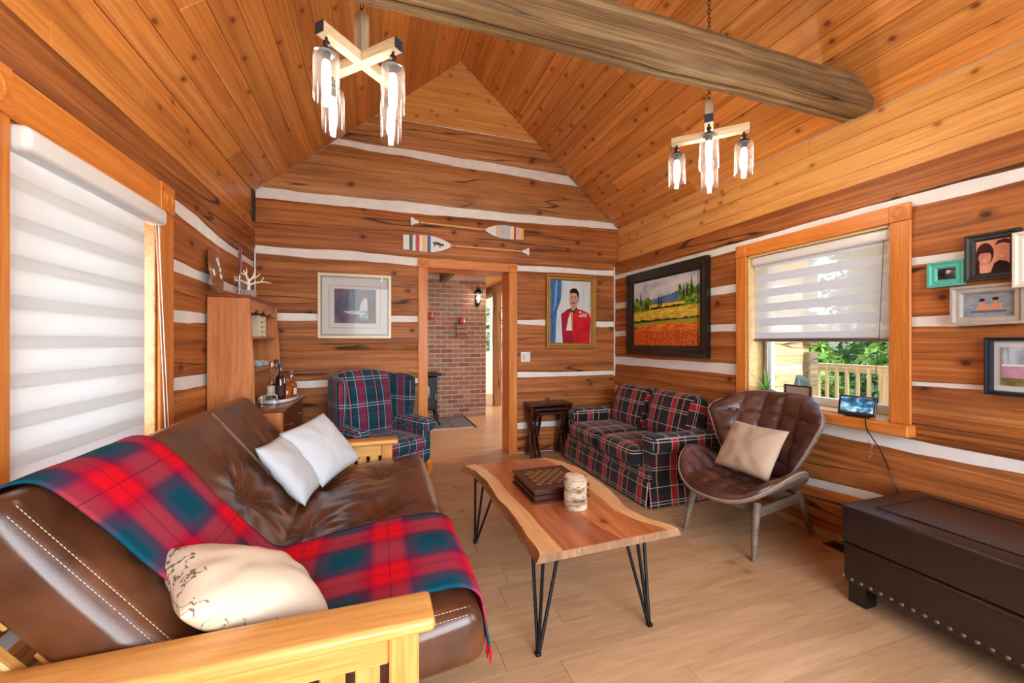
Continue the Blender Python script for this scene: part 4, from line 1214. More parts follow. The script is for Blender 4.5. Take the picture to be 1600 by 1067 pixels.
sh = [(skyp, RECT), (mtn, [(-.3, .1), (-.2, .2), (-.05, .22), (.1, .24), (.2, .27), (.32, .25), (.45, .22), (.5, .1)]), (grn, bumpy(-.5, -.16, .02, .22, 9, .05, 1)), (grn, bumpy(.22, .5, .02, .3, 9, .06, 2)), (yel, rect(-.22, .3, .06, .12)), (hdg, bumpy(-.2, .3, .03, .08, 14, .012, 3)),
      (yel, [(-.5, -.12), (-.5, .02), (0, .05), (.5, .06), (.5, -.1)]), (hdg, bumpy(-.5, .5, -.16, -.105, 40, .012, 4)), (F(170, 160, 50), [(-.5, -.15), (.5, -.12), (.5, -.2), (-.5, -.22)]), (pop2, [(-.5, -.22), (-.2, -.18), (.2, -.17), (.5, -.2), (.5, -.34), (-.5, -.34)]), (grn, [(-.5, -.2), (-.42, -.22), (-.5, -.28)]), (grn, [(.5, -.28), (.34, -.31), (.5, -.34)]), (pop, rect(-.5, .5, -.5, -.28))]
for (cx, z0_, hh) in ((-.37, .12, .24), (-.27, .04, .18), (-.24, .04, .14), (-.07, .08, .2), (-.03, .08, .16), (.3, .16, .22), (.34, .18, .2), (.4, .2, .28)):
    sh.append((cyp, [(cx - .009, z0_), (cx - .011, z0_ + hh * .4), (cx, z0_ + hh), (cx + .011, z0_ + hh * .4), (cx + .009, z0_)]))
layers(p3, 'canvas', 1.045, .735, sh, -.02)

# small frames on the right wall
def small(label, yc, zc, w, h, fw, mat, depth, mount=None, art=None, mw=0, off=0.0):
    t = wall_thing('photo_frame', label, 'picture frame', yc, zc, 'R', 'photo frames on the right wall')
    frame_parts(t, w, h, fw, mat, depth, y0=-.002 - off)
    if mount: layers(t, 'mount', w - 2 * fw + .006, h - 2 * fw + .006, [(mount, RECT)], -.006 - off)
    layers(t, 'photo', w - 2 * fw - 2 * mw + .004, h - 2 * fw - 2 * mw + .004, art, -.0125 - off)
    glaze(t, w - 2 * fw + .004, h - 2 * fw + .004, -.019 - off)
    return t
teal = plain('teal_paint', srgb(84, 188, 176), .45, nscale=20, namt=.1)
dst = plain('distressed_black', srgb(40, 42, 40), .5, nscale=30, namt=.4)
gry = plain('greige_paint', srgb(176, 168, 160), .6, nscale=25, namt=.1)
wht = plain('cream_paint', srgb(226, 220, 208), .6)
nvy = plain('navy_black_frame', srgb(26, 32, 44), .4)
noir = paint('photo_dark', [(.4, srgb(24, 22, 28)), (.6, srgb(84, 74, 84)), (.75, srgb(200, 190, 196))], 38)
small('small turquoise frame holding a tiny dark photo', 1.331, 1.717, .15, .138, .04, teal, .024, None, [(noir, RECT), (F(206, 190, 190), ell(.12, .18, .14, .16, 12)), (F(30, 26, 32), ell(-.2, -.1, .2, .3, 12))])
f1, f2 = paint('photo_face_a', [(.3, srgb(214, 130, 110)), (.7, srgb(236, 168, 148))], 20), paint('photo_face_b', [(.3, srgb(224, 140, 116)), (.7, srgb(240, 180, 156))], 20)
small('distressed black frame with a close up photo of a couple', 1.157, 1.779, .19, .236, .036, dst, .03, None, [(paint('photo_peach', [(.3, srgb(226, 150, 120)), (.7, srgb(244, 186, 158))], 8), RECT), (f2, ell(.26, .12, .24, .32)), (F(70, 40, 38), [(.05, .3), (.15, .44), (.35, .47), (.5, .42), (.5, .3), (.3, .36), (.15, .34)]),
    (F(64, 30, 30), ell(-.22, .08, .26, .34)), (f1, ell(-.22, -.02, .19, .24)), (F(64, 30, 30), [(-.42, .05), (-.4, .26), (-.04, .26), (-.02, .05), (-.1, .12), (-.34, .12)]), (F(40, 24, 28), [(-.05, -.5), (.05, -.22), (.2, -.14), (.4, -.2), (.5, -.3), (.5, -.5)]), (F(70, 32, 34), [(-.46, .0), (-.38, -.1), (-.36, -.5), (-.5, -.5)]), (F(250, 230, 220), [(-.3, -.1), (-.14, -.1), (-.22, -.15)]), (F(250, 230, 220), [(.18, -.02), (.36, -.02), (.28, -.06)])])
lake = paint('photo_lake', [(.3, srgb(120, 134, 150)), (.7, srgb(160, 172, 184))], 30, (1, 1, 4))
sk = F(206, 150, 118)
small('wide greige stepped frame with a photo of two swimmers', 1.172, 1.537, .262, .2, .042, gry, .04, None, [(lake, RECT), (sk, [(-.25, -.25), (-.18, .05), (-.05, .05), (.02, -.1), (.1, .05), (.22, .05), (.3, -.2), (.1, -.28), (-.1, -.26)]), (sk, ell(-.12, .14, .055, .1, 12)), (F(60, 40, 30), ell(-.12, .2, .06, .07, 12)), (sk, ell(.14, .16, .055, .1, 12)), (F(60, 36, 28), ell(.14, .23, .07, .07, 12)), (F(96, 110, 128), rect(-.35, .35, -.33, -.24))])
small('white ridged frame at the right end of the photo group', .955, 1.735, .225, .26, .036, wht, .045, None, [(lake, RECT), (F(120, 150, 90), rect(-.5, .5, -.5, -.1)), (F(220, 226, 232), rect(-.5, .5, .1, .5))], off=.03)
small('deep navy shadow box frame with two landscape photos', 1.026, 1.228, .296, .284, .02, nvy, .045, M['mat'], [(F(222, 224, 226), RECT), (paint('photo_falls', [(.3, srgb(96, 118, 150)), (.6, srgb(186, 200, 216))], 14, (3, 1, .7)), rect(-.5, .5, .06, .5)), (paint('photo_garden', [(.3, srgb(150, 120, 160)), (.55, srgb(200, 150, 176)), (.75, srgb(150, 160, 110))], 16), rect(-.5, .5, -.3, 0)), (F(206, 214, 222), rect(-.1, .5, -.3, -.2)), (paint('photo_lawn', [(.3, srgb(96, 84, 50)), (.7, srgb(150, 130, 84))], 16), rect(-.5, .5, -.5, -.3))], .03)

# switch plate
sw = wall_thing('light_switch', 'white double rocker light switch beside the doorway', 'switch', 1.698, 1.164, 'F')
b = B(); b.rbox(.06, .004, .06, .004, n=(2, 1, 2)); b.build('plate', M['white'], sw, loc=(0, -.005, 0))
for sx in (-1, 1):
    B().box(sx * .024 - .016, sx * .024 + .016, -.015, -.008, -.034, .034, .002).build('rocker', plain('switch_grey', srgb(206, 206, 204), .4) if sx < 0 else M['white'], sw, smooth=0)

# ------------------------------------------------------------------ decorative paddles
def paddle(label, x, z, L, flip, tilt, bands, blade_w, extra=()):
    t = thing('canoe_paddle', label, 'paddle', (x, YF - .022, z), group='painted paddles over the doorway', rot=(0, tilt, 0))
    s = -1 if flip else 1       # blade to the left when s = 1
    P = lambda u, v: (s * u, v)
    bl_ = .36 * L; xb = -L / 2; 
    prof = lambda q: blade_w / 2 * (.86 + .14 * min(1, q * 2.4)) if q < .5 else blade_w / 2 * max(.13, (1 - ((q - .5) / .5) ** 2 * .87))
    pts = [(xb + bl_ * q, prof(q)) for q in [k / 16 for k in range(17)]]
    poly = [P(*p) for p in pts] + [P(p[0], -p[1]) for p in pts[::-1]]
    b = B().prism(poly, -.006, .006, M=FM)
    bd = b.build('blade', M['white'], t, smooth=0)
    for (q0, q1, m) in bands:
        qs = [lerp(q0, q1, k / 4) for k in range(5)]
        poly = [P(xb + bl_ * q, prof(q) * .995) for q in qs] + [P(xb + bl_ * q, -prof(q) * .995) for q in qs[::-1]]
        B().prism(poly, .0062, .0068, M=FM).build('painted_band', m, bd, smooth=0)
    for (m, poly) in extra:
        B().prism([P(xb + bl_ * a, c * blade_w) for a, c in poly], .0072, .0078, M=FM).build('emblem', m, bd, smooth=0)
    x0, x1 = xb + bl_ * .97, L / 2 - .075
    B().tube([(s * x0, 0, 0), (s * (x0 + x1) / 2, 0, 0), (s * x1, 0, 0)], .0125, 12).build('shaft', plain('varnished_shaft', srgb(226, 172, 104), .35), t)
    g = [(x1 - .012, .015), (x1 + .03, .022), (L / 2 - .012, .047), (L / 2, .04), (L / 2, -.04), (L / 2 - .012, -.047), (x1 + .03, -.022), (x1 - .012, -.015)]
    B().prism([P(*p) for p in g], -.012, .012, M=FM).build('grip', M['white'], t, smooth=0)
    for xx in (x0 + .03, x0 + .055, x1 - .02, x1 - .09):
        B().tube([(s * xx, 0, 0), (s * (xx + .006), 0, 0)], .0136, 12).build('ring', plain('ring_brown', srgb(96, 52, 34), .5), t)
cS = lambda *c: plain('paddle_%d_%d_%d' % c, srgb(*c), .5)
moose = [(.62, .02), (.64, .08), (.70, .1), (.77, .08), (.80, .02), (.84, .0), (.87, -.06), (.85, -.12), (.83, -.16), (.815, -.1), (.79, -.12), (.785, -.24), (.765, -.24), (.765, -.1), (.68, -.06), (.665, -.2), (.645, -.2), (.655, -.06)]
paddle('lower paddle with green red yellow blue stripes and a dark moose', 1.0, 2.435, 1.47, False, R(.2), [(.12, .19, cS(66, 110, 104)), (.25, .33, cS(206, 66, 84)), (.39, .47, cS(240, 196, 120)), (.49, .56, cS(74, 100, 150))], .185, [(cS(60, 62, 66), [(a - .02, c + .05) for a, c in moose])])
paddle('upper paddle with grey orange cream and red bands', 1.005, 2.655, 1.32, True, R(1.4), [(0, .08, cS(244, 176, 96)), (.09, .18, cS(206, 196, 184)), (.2, .26, cS(190, 52, 34)), (.27, .33, cS(244, 226, 190)), (.35, .68, cS(196, 200, 210)), (.69, .72, cS(240, 170, 110))], .16, [(cS(236, 176, 120), [(.55 + .05 * math.cos(a), .13 * math.sin(a)) for a in [2 * math.pi * k / 14 for k in range(14)]])])

# ------------------------------------------------------------------ futon sofa along the left wall
def dashes(path, step=.012, ln=.008, r=.0012):
    """stitches along a polyline, as one mesh"""
    b = B(); P = [Vector(p) for p in path]; acc = 0.0
    for a, c in zip(P, P[1:]):
        L = (c - a).length; d = (c - a).normalized(); s = 0.0
        while s + ln < L:
            b.tube([a + d * s, a + d * (s + ln)], r, 4); s += step
    return b
FL = Vector((-.35, 2.23, 0)); iFL = T(*(-FL))
fut = thing('futon_sofa', 'brown leather futon sofa with honey oak slatted arms', 'sofa', tuple(FL))
HB = .965; YC = 2.235
dB = Vector((-.612, 0, .791)); nB = Vector((.791, 0, .612))
MB = iFL @ axes((-.69 , YC, .625), (0, 1, 0), dB)
dS = Vector((-.997, 0, -.079))
MS = iFL @ axes((-.072, YC, .36), (0, 1, 0), dS)
def tufts(cs, R_=.17, dep=.042, rw=.24, amp=.0085, k=10):
    def f(x, y):
        h = 0.0
        for i, (cx, cy) in enumerate(cs):
            dx, dy = x - cx, y - cy; r = math.hypot(dx, dy)
            h -= dep * math.exp(-(r / R_) ** 2 * 2.2) + .018 * math.exp(-(r / .028) ** 2)
            a = math.atan2(dy, dx)
            w = math.sin(k * a + 1.5 * nz(i * 3.1, r * 5)) + .4 * math.sin((k * 2 - 3) * a + i + 1.5 * nz(i, r * 6))
            h += amp * w * math.exp(-(r / rw) ** 2) * min(1, r / .05)
        return h
    return f
tb = tufts([(-.66, -.06), (-.04, -.06), (.58, -.06)])
ts = tufts([(-.66, .27), (-.04, .27), (.58, .27), (-.66, -.1), (-.04, -.1), (.58, -.1)], amp=.007)
def disp_back(p, n):
    q = p.copy()
    if n.z > .3:
        e = max(0, 1 - (p.x / HB) ** 6) * max(0, 1 - (p.y / .4) ** 6)
        seam = sum(math.exp(-((p.x - sx) / .012) ** 2) for sx in (-.345, .275))
        q.z += e * (.014 + tb(p.x, p.y) + .006 * nz(p.x * 5, p.y * 9, 3)) - .006 * seam * e
    elif n.x < -.5 or n.x > .5:
        q.x += math.copysign(.018 * (1 - (p.y / .4) ** 2) * (1 - (p.z / .1) ** 2), p.x)
    return q
b = B(); b.rbox(HB, .395, .095, .05, n=(120, 54, 4), k=3, disp=disp_back)
b.build('back_cushion', M['leath'], fut, smooth=60, M=MB)
def disp_seat(p, n):
    q = p.copy()
    if n.z > .3:
        e = max(0, 1 - (p.x / HB) ** 6) * max(0, 1 - (p.y / .4) ** 6)
        wr = .009 * nz(p.x * 9, p.y * 2.4, 8) + .005 * nz(p.x * 17 + p.y * 3, p.y * 4, 5)
        q.z += e * (.018 + ts(p.x, p.y) + wr)
    elif n.y < -.5:
        q.y -= .012 * (1 - (p.z / .1) ** 2) + .004 * nz(p.x * 6, p.z * 14, 2)
    elif abs(n.x) > .5:
        q.x += math.copysign(.014 * (1 - (p.y / .4) ** 2) * (1 - (p.z / .1) ** 2), p.x)
    return q
b = B(); b.rbox(HB, .4, .095, .05, n=(120, 54, 4), k=3, disp=disp_seat)
b.build('seat_cushion', M['leath'], fut, smooth=60, M=MS)
zt = .101
st = dashes([(-.925, -.34, .098), (-.925, 0, .1), (-.925, .35, .096)])
dashes_list = [([(-.936, -.34, .094), (-.936, 0, .095), (-.936, .35, .094)], MB), ([(-.9565, -.33, .081), (-.958, 0, .082), (-.9565, .34, .081)], MB),
               ([(-.936, .3, .094), (-.936, 0, .095), (-.936, -.36, .094)], MS), ([(-.9565, .3, .081), (-.958, 0, .082), (-.9565, -.36, .081)], MS)]
for sx in (-.345, .275):
    for e in (-.009, .009):
        dashes_list.append(([(sx + e, -.3 + .06 * k, zt + .003 + max(0, 1 - ((-.3 + .06 * k) / .4) ** 6) * (tb(sx + e, -.3 + .06 * k) + .004) - .001) for k in range(12)], MB))
for pth, Mx in dashes_list:
    dashes(pth).build('stitching', M['stitch'], fut, smooth=0, M=Mx)
def oak(name, x0, x1, y0, y1, z0, z1, r=.006, par=fut, mat='oak'):
    """oak bar, grain along its longest side, world coordinates"""
    d = (x1 - x0, y1 - y0, z1 - z0); a = d.index(max(d)); c = Vector(((x0 + x1) / 2, (y0 + y1) / 2, (z0 + z1) / 2))
    ax = [((1, 0, 0), (0, 1, 0)), ((0, 1, 0), (-1, 0, 0)), ((0, 0, 1), (0, 1, 0))][a]
    h = [(d[0] / 2, d[1] / 2, d[2] / 2), (d[1] / 2, d[0] / 2, d[2] / 2), (d[2] / 2, d[1] / 2, d[0] / 2)][a]
    bb = B(); bb.box(-h[0], h[0], -h[1], h[1], -h[2], h[2], r)
    return bb.build(name, M[mat], par, smooth=0, M=iFL @ axes(c, *ax))
for (ya, sg) in ((1.10, 1), (3.207, 1)):
    yo = ya + .03
    bb = B(); bb.rbox(.505, .0725, .019, .017, n=(6, 2, 1), k=3)
    arm = bb.build('armrest', M['oak'], fut, smooth=40, M=iFL @ axes((-.355, ya + .0725, .581), (1, 0, 0), (0, 1, 0)))
    oak('apron', -.77, .03, yo + .01, yo + .035, .475, .561)
    oak('lower_rail', -.77, .03, yo + .01, yo + .035, .11, .18)
    oak('arm_post', .03, .108, yo, yo + .05, .002, .561)
    oak('arm_post', -.85, -.77, yo, yo + .05, .002, .561)
    for k in range(9):
        xs = .03 - .024 - k * .0865 - .0625
        oak('slat', xs, xs + .0625, yo + .0135, yo + .0315, .18, .475, .003)
oak('seat_rail', .02, .06, 1.29, 3.18, .19, .255); oak('seat_rail', -.5, -.46, 1.29, 3.18, .17, .235)
for yy in (1.262, 3.17):
    bb = B(); bb.box(-.42, .42, -.018, .018, -.02, .02, .005)
    bb.build('back_post', M['oak'], fut, smooth=0, M=iFL @ axes(Vector((-.69, yy, .625)) - nB * .13, dB, (0, 1, 0)))
for k in range(5):
    p = Vector((-.69, 0, .625)) - nB * .125 + dB * (-.3 + k * .15)
    bb = B(); bb.box(-.89, .89, -.03, .03, -.008, .008, .003)
    bb.build('back_slat', M['oak'], fut, smooth=0, M=iFL @ axes((p.x, 2.216, p.z), (0, 1, 0), dB))

# plaid throw over back and seat
def catmull(P, n=6):
    out = []
    for i in range(len(P) - 1):
        p0, p1, p2, p3 = P[max(i - 1, 0)], P[i], P[i + 1], P[min(i + 2, len(P) - 1)]
        for k in range(n):
            t = k / n
            out.append(tuple(.5 * ((2 * b_) + (-a + c) * t + (2 * a - 5 * b_ + 4 * c - d) * t * t + (-a + 3 * b_ - 3 * c + d) * t ** 3) for a, b_, c, d in zip(p0, p1, p2, p3)))
    out.append(tuple(P[-1])); return out
MBw, MSw = FL.to_3d() and (T(*FL) @ MB), T(*FL) @ MS
def w2(Mx, y, z): v = Mx @ Vector((0, y, z)); return (v.x, v.z)
prof = [w2(MBw, .26, -.112), w2(MBw, .36, -.108), w2(MBw, .412, -.06), w2(MBw, .42, 0), w2(MBw, .405, .06), w2(MBw, .36, .104), w2(MBw, .25, .124), w2(MBw, .05, .126), w2(MBw, -.15, .122), w2(MBw, -.27, .118),
        w2(MSw, .29, .122), w2(MSw, .15, .122), w2(MSw, -.05, .126), w2(MSw, -.25, .124), w2(MSw, -.36, .112), w2(MSw, -.415, .07), w2(MSw, -.428, .0), w2(MSw, -.43, -.06), w2(MSw, -.436, -.12)]
prof = catmull(prof, 5)
cum = [0.0]
for a, c in zip(prof, prof[1:]): cum.append(cum[-1] + math.hypot(c[0] - a[0], c[1] - a[1]))
NP, NY = len(prof) - 1, 30
vs = []; uvs = []
for i, (px_, pz_) in enumerate(prof):
    s = cum[i]; q = s / cum[-1]
    y0 = 1.385 + .012 * nz(s * 3, 1) - .03 * max(0, q - .55)
    y1 = 1.905 + .02 * nz(s * 3, 7) + .10 * max(0, min(1, (q - .35) / .3))
    a, c = prof[max(i - 1, 0)], prof[min(i + 1, NP)]
    tx, tz = c[0] - a[0], c[1] - a[1]; L = math.hypot(tx, tz); nx_, nz_ = -tz / L, tx / L
    if i < 25: pass
    for j in range(NY + 1):
        y = lerp(y0, y1, j / NY)
        w = .006 * nz(s * 3, y * 5, 2) + .004 * nz(s * 9, y * 7, 4) + .004
        vs.append((px_ + (-nx_ if False else nx_) * 0 + abs(nx_) * w * (1 if i > 16 else .6), y, pz_ + abs(nz_) * w))
        uvs.append((s + .06, y - 1.385 + .02))
fs = [(i * (NY + 1) + j, (i + 1) * (NY + 1) + j, (i + 1) * (NY + 1) + j + 1, i * (NY + 1) + j + 1) for i in range(NP) for j in range(NY)]
blk_ = thing('throw_blanket', 'red and teal plaid wool throw draped over the futon', 'blanket', (-.35, 1.66, .5))
o = B().add([(x + .35, y - 1.66, z - .5) for x, y, z in vs], fs).build('cloth', M['blanket'], blk_, smooth=70)
uvset(o, lambda c, vi: uvs[vi])
md = o.modifiers.new('thickness', 'SOLIDIFY'); md.thickness = .007; md.offset = 0
tas = None; rt = random.Random(5)
for k in range(30):
    p = vs[NP * (NY + 1) + int(k * NY / 29.01)]
    Mx = T(p[0] + .35, p[1] - 1.66 , p[2] - .5) @ RX(rt.uniform(-.25, .25)) @ RY(rt.uniform(-.35, .05))
    if tas is None: tas = B().tube([(0, 0, .004), (.002, .001, -.03), (0, .003, -.065)], [.004, .0045, .003], 5).build('tassel', plain('tassel_red', srgb(190, 14, 40), .9), blk_, M=Mx); tas2 = B().tube([(0, 0, .004), (.002, .001, -.03), (0, .003, -.06)], [.004, .0045, .003], 5).build('tassel', plain('tassel_teal', srgb(0, 82, 100), .9), blk_, M=Mx @ T(0, .006, 0))
    else: inst(tas if (k // 5) % 2 == 0 else tas2, blk_, Mx)

# cushions
def pillow_mesh(w, h, t, seed=0, n=22, pinch=.055, wr=.006):
    b = B()
    def f(sgn):
        def g(u, v):
            a, c = 2 * u - 1, 2 * v - 1
            x = w / 2 * a * (1 - pinch * math.cos(c * math.pi / 2)); y = h / 2 * c * (1 - pinch * math.cos(a * math.pi / 2))
            th = t / 2 * (max(0, 1 - abs(a) ** 2.6) * max(0, 1 - abs(c) ** 2.6)) ** .55
            e = max(0, 1 - a ** 4) * max(0, 1 - c ** 4)
            rad = wr * math.sin(9 * math.atan2(c, a) + seed) * (abs(a) ** 2 + abs(c) ** 2) * e
            return (x, y, sgn * (th + rad + wr * 1.6 * e * nz(a * 2.2 + seed, c * 2.2, sgn * 2.0)))
        return g
    b.grid(f(1), n, n); b.grid(f(-1), n, n, flip=True)
    return b
def pillow(label, loc, xdir, ydir, w, h, t, mat, seed, group=None, piping=None):
    o = pillow_mesh(w, h, t, seed).build('throw_pillow', mat, smooth=180)
    bm = bmesh.new(); bm.from_mesh(o.data); bmesh.ops.remove_doubles(bm, verts=bm.verts[:], dist=.0004); bm.to_mesh(o.data); bm.free()
    x = Vector(xdir).normalized(); y = Vector(ydir); y = (y - x * y.dot(x)).normalized()
    o.matrix_world = axes(loc, x, y)
    return tag(o, label, 'pillow', group)

def floral():
    m, nt, b = newmat('cream_floral_cotton')
    tc = nd(nt, 'ShaderNodeTexCoord')
    sp = nd(nt, 'ShaderNodeSeparateXYZ', {0: tc.outputs['Object']})
    v = nd(nt, 'ShaderNodeTexVoronoi', {'Vector': tc.outputs['Object'], 'Scale': 22.0})
    n = nd(nt, 'ShaderNodeTexNoise', {'Vector': tc.outputs['Object'], 'Scale': 16.0, 'Detail': 3.0})
    vine = ramp(nt, math_(nt, 'ABSOLUTE', math_(nt, 'SUBTRACT', n.outputs[0], .5)), [(.008, 1.0), (.02, 0.0)])
    dot = ramp(nt, v.outputs['Distance'], [(.12, 1.0), (.2, 0.0)])
    back = math_(nt, 'MAXIMUM', math_(nt, 'LESS_THAN', sp.outputs[2], -.004), math_(nt, 'LESS_THAN', sp.outputs[0], -.165))
    base = srgb(226, 212, 188)
    c = mix(nt, math_(nt, 'MULTIPLY', vine, back), base, srgb(120, 98, 84))
    c = mix(nt, math_(nt, 'MULTIPLY', math_(nt, 'MULTIPLY', dot, back), math_(nt, 'GREATER_THAN', n.outputs[0], .52)), c, srgb(110, 34, 52))
    nt.links.new(c, b.inputs['Base Color']); b.inputs['Roughness'].default_value = .9
    return m
pillow('cream pillow with floral underside at the near futon arm', (-.385, 1.45, .592), (.731, .492, -.473), (-.501, .858, .117), .44, .36, .18, floral(), 1.7)
pillow('pale grey white pillow leaning on the far futon arm', (-.341, 2.903, .657), (.484, .864, .137), (-.598, .213, .772), .42, .42, .14, M['pillow'], 3.1)
pillow('pale grey white pillow tilted against the futon back', (-.47, 2.60, .622), (.084, .995, -.049), (-.599, .089, .795), .40, .40, .13, M['pillow'], 5.2)

# ------------------------------------------------------------------ live edge coffee table
ct = thing('coffee_table', 'live edge cherry slab coffee table on black hairpin legs', 'table', (1.0, 2.26, 0))
Ledge = [(1.59, .655), (1.61, .66), (1.8, .666), (1.98, .677), (2.25, .664), (2.53, .676), (2.77, .655), (2.9, .612), (2.925, .60)]
Redge = [(1.61, 1.39), (1.63, 1.387), (1.76, 1.318), (1.89, 1.292), (2.07, 1.334), (2.31, 1.373), (2.57, 1.38), (2.77, 1.335), (2.9, 1.27), (2.915, 1.262)]
def iv(tab, t):
    y = lerp(tab[0][0], tab[-1][0], t)
    for (a, x0), (c, x1) in zip(tab, tab[1:]):
        if y <= c + 1e-9: k = (y - a) / (c - a); k = k * k * (3 - 2 * k) * .5 + k * .5; return (lerp(x0, x1, k), y)
    return (tab[-1][1], tab[-1][0])
wS = wood('sapwood', srgb(196, 140, 88), srgb(222, 172, 118), srgb(236, 196, 148), grain=(.8, 8, 8), rough=.3, var=.03, bstr=.03, coat=.25)
wR = wood('cherry_heartwood', srgb(146, 78, 40), srgb(184, 108, 60), srgb(206, 136, 84), grain=(.7, 8, 8), rough=.28, var=.06, bstr=.03, coat=.3, knots=.15)
wD = wood('dark_heartwood', srgb(116, 58, 34), srgb(150, 82, 48), srgb(176, 104, 66), grain=(.7, 8, 8), rough=.28, var=.05, bstr=.03, coat=.3)
wB = wood('bark_edge', srgb(84, 52, 28), srgb(140, 94, 54), srgb(178, 130, 84), grain=(3, 20, 20), rough=.7, var=.03, bstr=.6)
wE = wood('end_grain', srgb(110, 80, 58), srgb(146, 112, 84), srgb(170, 136, 106), grain=(14, 14, 3), rough=.5, var=.02)
fr = [(0, .13, wS), (.13, .36, wR), (.36, .56, wD), (.56, .9, wR), (.9, 1.0, wS)]
NT_ = 40
def bfr(f, t, side):
    if f in (0, 1): return f
    return f + .02 * math.sin(t * 5 + f * 9) * (1 if f in (.13, .9) else .15) + (-.05 * math.sin(t * 3.1) if f == .9 else 0)
for (fa, fb_, mt) in fr:
    vs = []; fs = []
    for k in range(NT_ + 1):
        t = k / NT_; (xa, ya), (xb, yb) = iv(Ledge, t), iv(Redge, t)
        A, Bq = bfr(fa, t, 0), bfr(fb_, t, 1)
        for (f, z, out) in ((A, .44, 0), (Bq, .44, 0), (Bq, .403, 1), (A, .403, 1)):
            x, y = lerp(xa, xb, f), lerp(ya, yb, f)
            if f == 0: x += (-.022 if z < .44 else 0) + .008 * nz(y * 9, z * 40, 1)
            if f == 1: x += (.02 if z < .44 else 0) + .008 * nz(y * 8, z * 40, 4)
            vs.append((y - 2.26, -(x - 1.0), z))
    for k in range(NT_):
        for q in range(4): fs.append((4 * k + q, 4 * k + (q + 1) % 4, 4 * k + 4 + (q + 1) % 4, 4 * k + 4 + q))
    fs += [(0, 3, 2, 1), (4 * NT_, 4 * NT_ + 1, 4 * NT_ + 2, 4 * NT_ + 3)]
    mats = [mt, wB, wE]; bb = B(); bb.add(vs, fs)
    for i, f in enumerate(fs):
        if len(fs) - 2 > i and ((fa == 0 and i % 4 == 3) or (fb_ == 1 and i % 4 == 1)): bb.m[i] = 1
    bb.m[len(fs) - 1] = bb.m[len(fs) - 2] = 2
    ob = bb.build('slab_board', mats, ct, smooth=30, M=RZ(R(90)))
    bm = bmesh.new(); bm.from_mesh(ob.data); bmesh.ops.recalc_face_normals(bm, faces=bm.faces[:]); bm.to_mesh(ob.data); bm.free()
def hairpin(fx, fy, tops):
    b = B()
    for (tx, ty) in tops: b.tube([(tx, ty, .402), (fx + (tx - fx) * .08, fy + (ty - fy) * .08, .02), (fx, fy, .010)], .0082, 8)
    b.rbox(.013, .013, .008, .006, n=(1, 1, 1), M=T(fx, fy, .008))
    cx = sum(t[0] for t in tops) / 3; cy = sum(t[1] for t in tops) / 3
    for (tx, ty) in tops: b.box(min(tx, cx) - .012, max(tx, cx) + .012, min(ty, cy) - .012, max(ty, cy) + .012, .399, .4025)
    b.build('hairpin_leg', M['blk'], ct, smooth=40, M=T(-1.0, -2.26, 0))
hairpin(.655, 1.61, [(.665, 1.70), (.69, 1.635), (.775, 1.66)])
hairpin(1.225, 1.61, [(1.13, 1.665), (1.19, 1.66), (1.25, 1.69)])
hairpin(.62, 2.64, [(.64, 2.72), (.69, 2.68), (.77, 2.62)])
hairpin(1.30, 2.66, [(1.2, 2.62), (1.25, 2.68), (1.29, 2.75)])

# chess box
cb_ = thing('chess_box', 'mahogany chess box with a small inlaid board on top', 'game box', (1.0, 2.28, .4405))
for (z0_, z1_, e) in ((0, .012, .012), (.012, .034, .0), (.034, .044, .009), (.044, .066, .0), (.066, .08, .011)):
    B().box(-.165 - e, .165 + e, -.178 - e, .178 + e, z0_, z1_, .003).build('moulded_side', M['mahog'], cb_, smooth=0)
sqd, sql = plain('dark_square', srgb(66, 36, 22), .35), plain('light_square', srgb(150, 108, 62), .35)
q0 = None; q1 = None
B().box(-.14, .14, -.14, .14, .0795, .0805).build('board_bed', sqd, cb_, smooth=0)
for i in range(8):
    for j in range(8):
        Mx = T(-.124 + i * .031, -.124 + j * .031, .0805)
        d = (i + j) % 2
        if d and q0 is None: q0 = B().box(0, .0305, 0, .0305, 0, .001).build('square', sqd, cb_, smooth=0, M=Mx)
        elif not d and q1 is None: q1 = B().box(0, .0305, 0, .0305, 0, .001).build('square', sql, cb_, smooth=0, M=Mx)
        else: inst(q0 if d else q1, cb_, Mx)

def birchmat():
    m, nt, b = newmat('birch_bark')
    tc = nd(nt, 'ShaderNodeTexCoord')
    n1 = nd(nt, 'ShaderNodeTexNoise', {'Vector': mapped(nt, tc.outputs['Object'], (9, 9, 26)), 'Scale': 1.0, 'Detail': 4.0})
    n2 = nd(nt, 'ShaderNodeTexNoise', {'Vector': mapped(nt, tc.outputs['Object'], (30, 30, 140)), 'Scale': 1.0, 'Detail': 2.0})
    c = ramp(nt, n1.outputs[0], [(.36, srgb(110, 84, 60)), (.48, srgb(186, 168, 140)), (.68, srgb(216, 204, 182))])
    c = mix(nt, ramp(nt, n2.outputs[0], [(.62, 0.0), (.7, .8)]), c, srgb(70, 50, 36))
    nt.links.new(c, b.inputs['Base Color']); b.inputs['Roughness'].default_value = .8
    bump(nt, b, n1.outputs[0], .3, .01)
    return m
bc = thing('birch_candle', 'birch bark cylinder candle standing before the chess box', 'candle', (1.035, 2.0, .4405))
B().lathe([(0, 0), (.064, 0), (.065, .004), (.0625, .08), (.0635, .168), (.061, .171), (.053, .17), (.05, .166)], 32).build('bark', birchmat(), bc)
B().lathe([(.054, .1668), (.05, .1685), (0, .168)], 24).build('wax', plain('wax', srgb(232, 222, 206), .5), bc)

